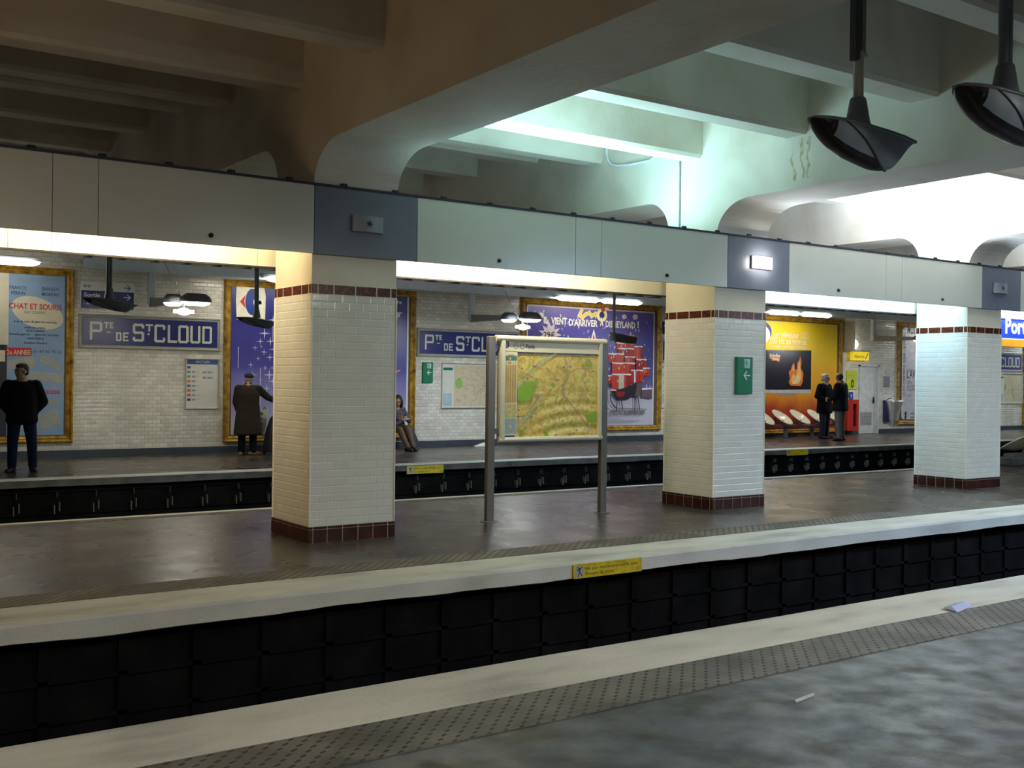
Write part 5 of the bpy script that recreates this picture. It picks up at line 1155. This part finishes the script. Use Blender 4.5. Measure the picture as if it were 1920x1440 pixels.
# seated reader half hidden by the nearest pillar
rd = person('p', 'seated person with dark curly hair reading, half hidden by the nearest pillar', 11.42, 20.62, radians(-4), dict(
    head=(0, -.06, 1.03), hq=RZ(-25) @ RX(18), neck=(0, .02, .91), chest=(0, .05, .74), hip=(0, .08, .50), s=.98,
    arms=[((-.17, .03, .82), (-.25, -.10, .62), (-.09, -.30, .68), (.4, -.7, .2), (0, 0, 1), .6), ((.17, .03, .82), (.26, -.08, .62), (.10, -.30, .66), (-.4, -.7, .2), (0, 0, 1), .6)],
    legs=[((-.09, .03, .47), (-.08, -.34, .44), (-.02, -.62, .085)), ((.09, .03, .47), (.10, -.36, .45), (.13, -.58, .085))], toe=[(.1, -1, 0), (-.1, -1, 0)],
    coat=[(.42, 0, .05, .19, .15), (.5, 0, .05, .20, .16), (.65, 0, .04, .19, .14), (.8, 0, .03, .18, .12), (.88, 0, .02, .12, .08)], slv=[.07, .064, .058, .05, .042],
    com=mat('slate_jacket', (.075, .072, .095), .8, bump=.3), trm=mat('brown_trousers', (.11, .062, .036), .8), shm=drk, tr=[.10, .09, .075, .06, .052],
    hair=[((0, .03, .05), (.10, .10, .10)), ((-.07, .02, -.03), (.05, .07, .10)), ((.07, .02, -.03), (.05, .07, .10)), ((0, .07, -.05), (.09, .06, .11)), ((.085, .03, -.08), (.035, .045, .06)), ((-.085, .03, -.08), (.035, .045, .06))], hairm=mat('dark_brown_hair', (.022, .012, .008), .7)))
bk = thing('open_book', 'brown open book held by the seated reader', 'book', (11.42, 20.62, 0), radians(-4))
mb = MB(); mb.prism([(-.13, .66), (-.005, .64), (-.005, .655), (-.13, .675)], 'y', -.42, -.24); mb.prism([(.005, .64), (.13, .66), (.13, .675), (.005, .655)], 'y', -.42, -.24); mb.build('book_cover', mat('book_brown', (.18, .09, .035), .6), bk, local=True)
mb = MB(); mb.prism([(-.12, .676), (-.005, .656), (-.005, .665), (-.12, .684)], 'y', -.41, -.25); mb.prism([(.005, .656), (.12, .676), (.12, .684), (.005, .665)], 'y', -.41, -.25); mb.build('pages', paper, bk, local=True)
hb = thing('dark_bag', 'dark upright bag leaning beside the feet of the seated reader', 'bag', (11.85, 20.75, 0)); mb = MB(); mb.loft([(.02, 11.88, 20.70, .15, .12), (.2, 11.86, 20.72, .13, .11), (.45, 11.80, 20.76, .09, .08), (.5, 11.78, 20.76, .05, .05)], p=3); mb.build('bag_body', mat('bag_charcoal', (.018, .02, .035), .6), hb)
# two men talking
person('p', 'white-haired person in a black coat, left one of the two talking', 24.52, 19.84, radians(12), dict(
    head=(0, -.02, 1.665), hq=RZ(18), neck=(0, .01, 1.52), chest=(0, .01, 1.32), hip=(0, 0, .97), s=1.05, skin=mat('pale_skin', (.50, .34, .26), .5),
    arms=[((-.21, .01, 1.45), (-.34, .03, 1.17), (-.20, -.14, 1.06), (.8, -.3, .0), (0, 0, 1), .6), ((.21, .01, 1.45), (.32, -.02, 1.17), (.26, -.22, 1.28), (-.1, -.4, .8), (-1, 0, 0), .5)],
    legs=[((-.10, 0, .92), (-.10, -.01, .50), (-.10, .01, .085)), ((.10, 0, .92), (.11, -.01, .50), (.11, .01, .085))], toe=[(-.2, -1, 0), (.3, -1, 0)],
    coat=[(.70, 0, 0, .24, .16), (.76, 0, 0, .25, .17), (1.0, 0, 0, .23, .155), (1.25, 0, .01, .235, .155), (1.42, 0, .01, .215, .135), (1.50, 0, .01, .12, .09)],
    com=blk, coatname='coat', trm=mat('navy_trousers', (.010, .012, .045), .8), shm=drk, hair=[((0, .035, .060), (.078, .078, .076)), ((0, .0, .098), (.068, .075, .036)), ((0, .065, .0), (.066, .048, .06))], hairm=ghair))
person('p', 'balding person in a dark jacket and grey trousers, right one of the two talking', 24.04, 18.93, radians(200), dict(
    head=(.02, -.03, 1.69), hq=RZ(-50), neck=(0, .01, 1.54), chest=(0, .01, 1.34), hip=(0, 0, .98), s=1.06,
    arms=[((-.22, .01, 1.47), (-.30, .03, 1.18), (-.27, -.06, .92), (0, -.2, -1), (0, -1, 0), .5), ((.22, .01, 1.47), (.32, -.04, 1.20), (.24, -.20, 1.08), (-.4, -.8, .1), (0, 0, 1), .6)],
    legs=[((-.10, 0, .93), (-.11, -.01, .50), (-.12, .01, .085)), ((.10, 0, .93), (.10, -.01, .50), (.09, .01, .085))], toe=[(.9, -.6, 0), (.9, -.5, 0)],
    coat=[(.80, 0, 0, .25, .17), (.86, 0, 0, .265, .18), (1.05, 0, 0, .245, .165), (1.28, 0, .01, .255, .165), (1.44, 0, .01, .23, .14), (1.52, 0, .01, .12, .09)], slv=[.092, .084, .076, .066, .058],
    com=mat('charcoal_cloth', (.008, .008, .013), .9, bump=.2, spec=.2), trm=mat('grey_trousers', (.13, .13, .13), .8), shm=drk, hair=[((0, .055, .035), (.078, .062, .065)), ((0, .065, -.01), (.068, .045, .06))], hairm=mat('dark_grey_hair', (.05, .045, .04), .7)))
for o in COL.objects:
    if o.name in ('person.003', 'person.004'): o.scale = (1.13, 1.1, 1)
# someone whose leg just enters the frame at the left
person('p', 'person in dark clothes at the very left edge, almost wholly outside the photograph', 3.0, 19.0, radians(20), dict(
    head=(0, 0, 1.56), hq=RZ(40), neck=(0, .01, 1.43), chest=(0, .01, 1.25), hip=(0, 0, .92),
    arms=[((-.20, .01, 1.36), (-.26, .04, 1.10), (-.24, -.06, .86), (0, -.2, -1), (0, -1, 0), .5), ((.20, .01, 1.36), (.22, .04, 1.10), (.2, -.06, .86), (0, -.2, -1), (0, -1, 0), .5)],
    legs=[((-.10, 0, .86), (-.12, -.02, .48), (-.12, .01, .085)), ((.10, 0, .86), (.12, -.02, .48), (.12, .01, .085))],
    coat=[(.74, 0, 0, .2, .135), (1.0, 0, 0, .205, .145), (1.2, 0, .01, .215, .145), (1.34, 0, .01, .2, .13), (1.42, 0, .01, .11, .085)],
    com=blk, trm=blk, shm=drk, hair=short_hair, hairm=bhair))
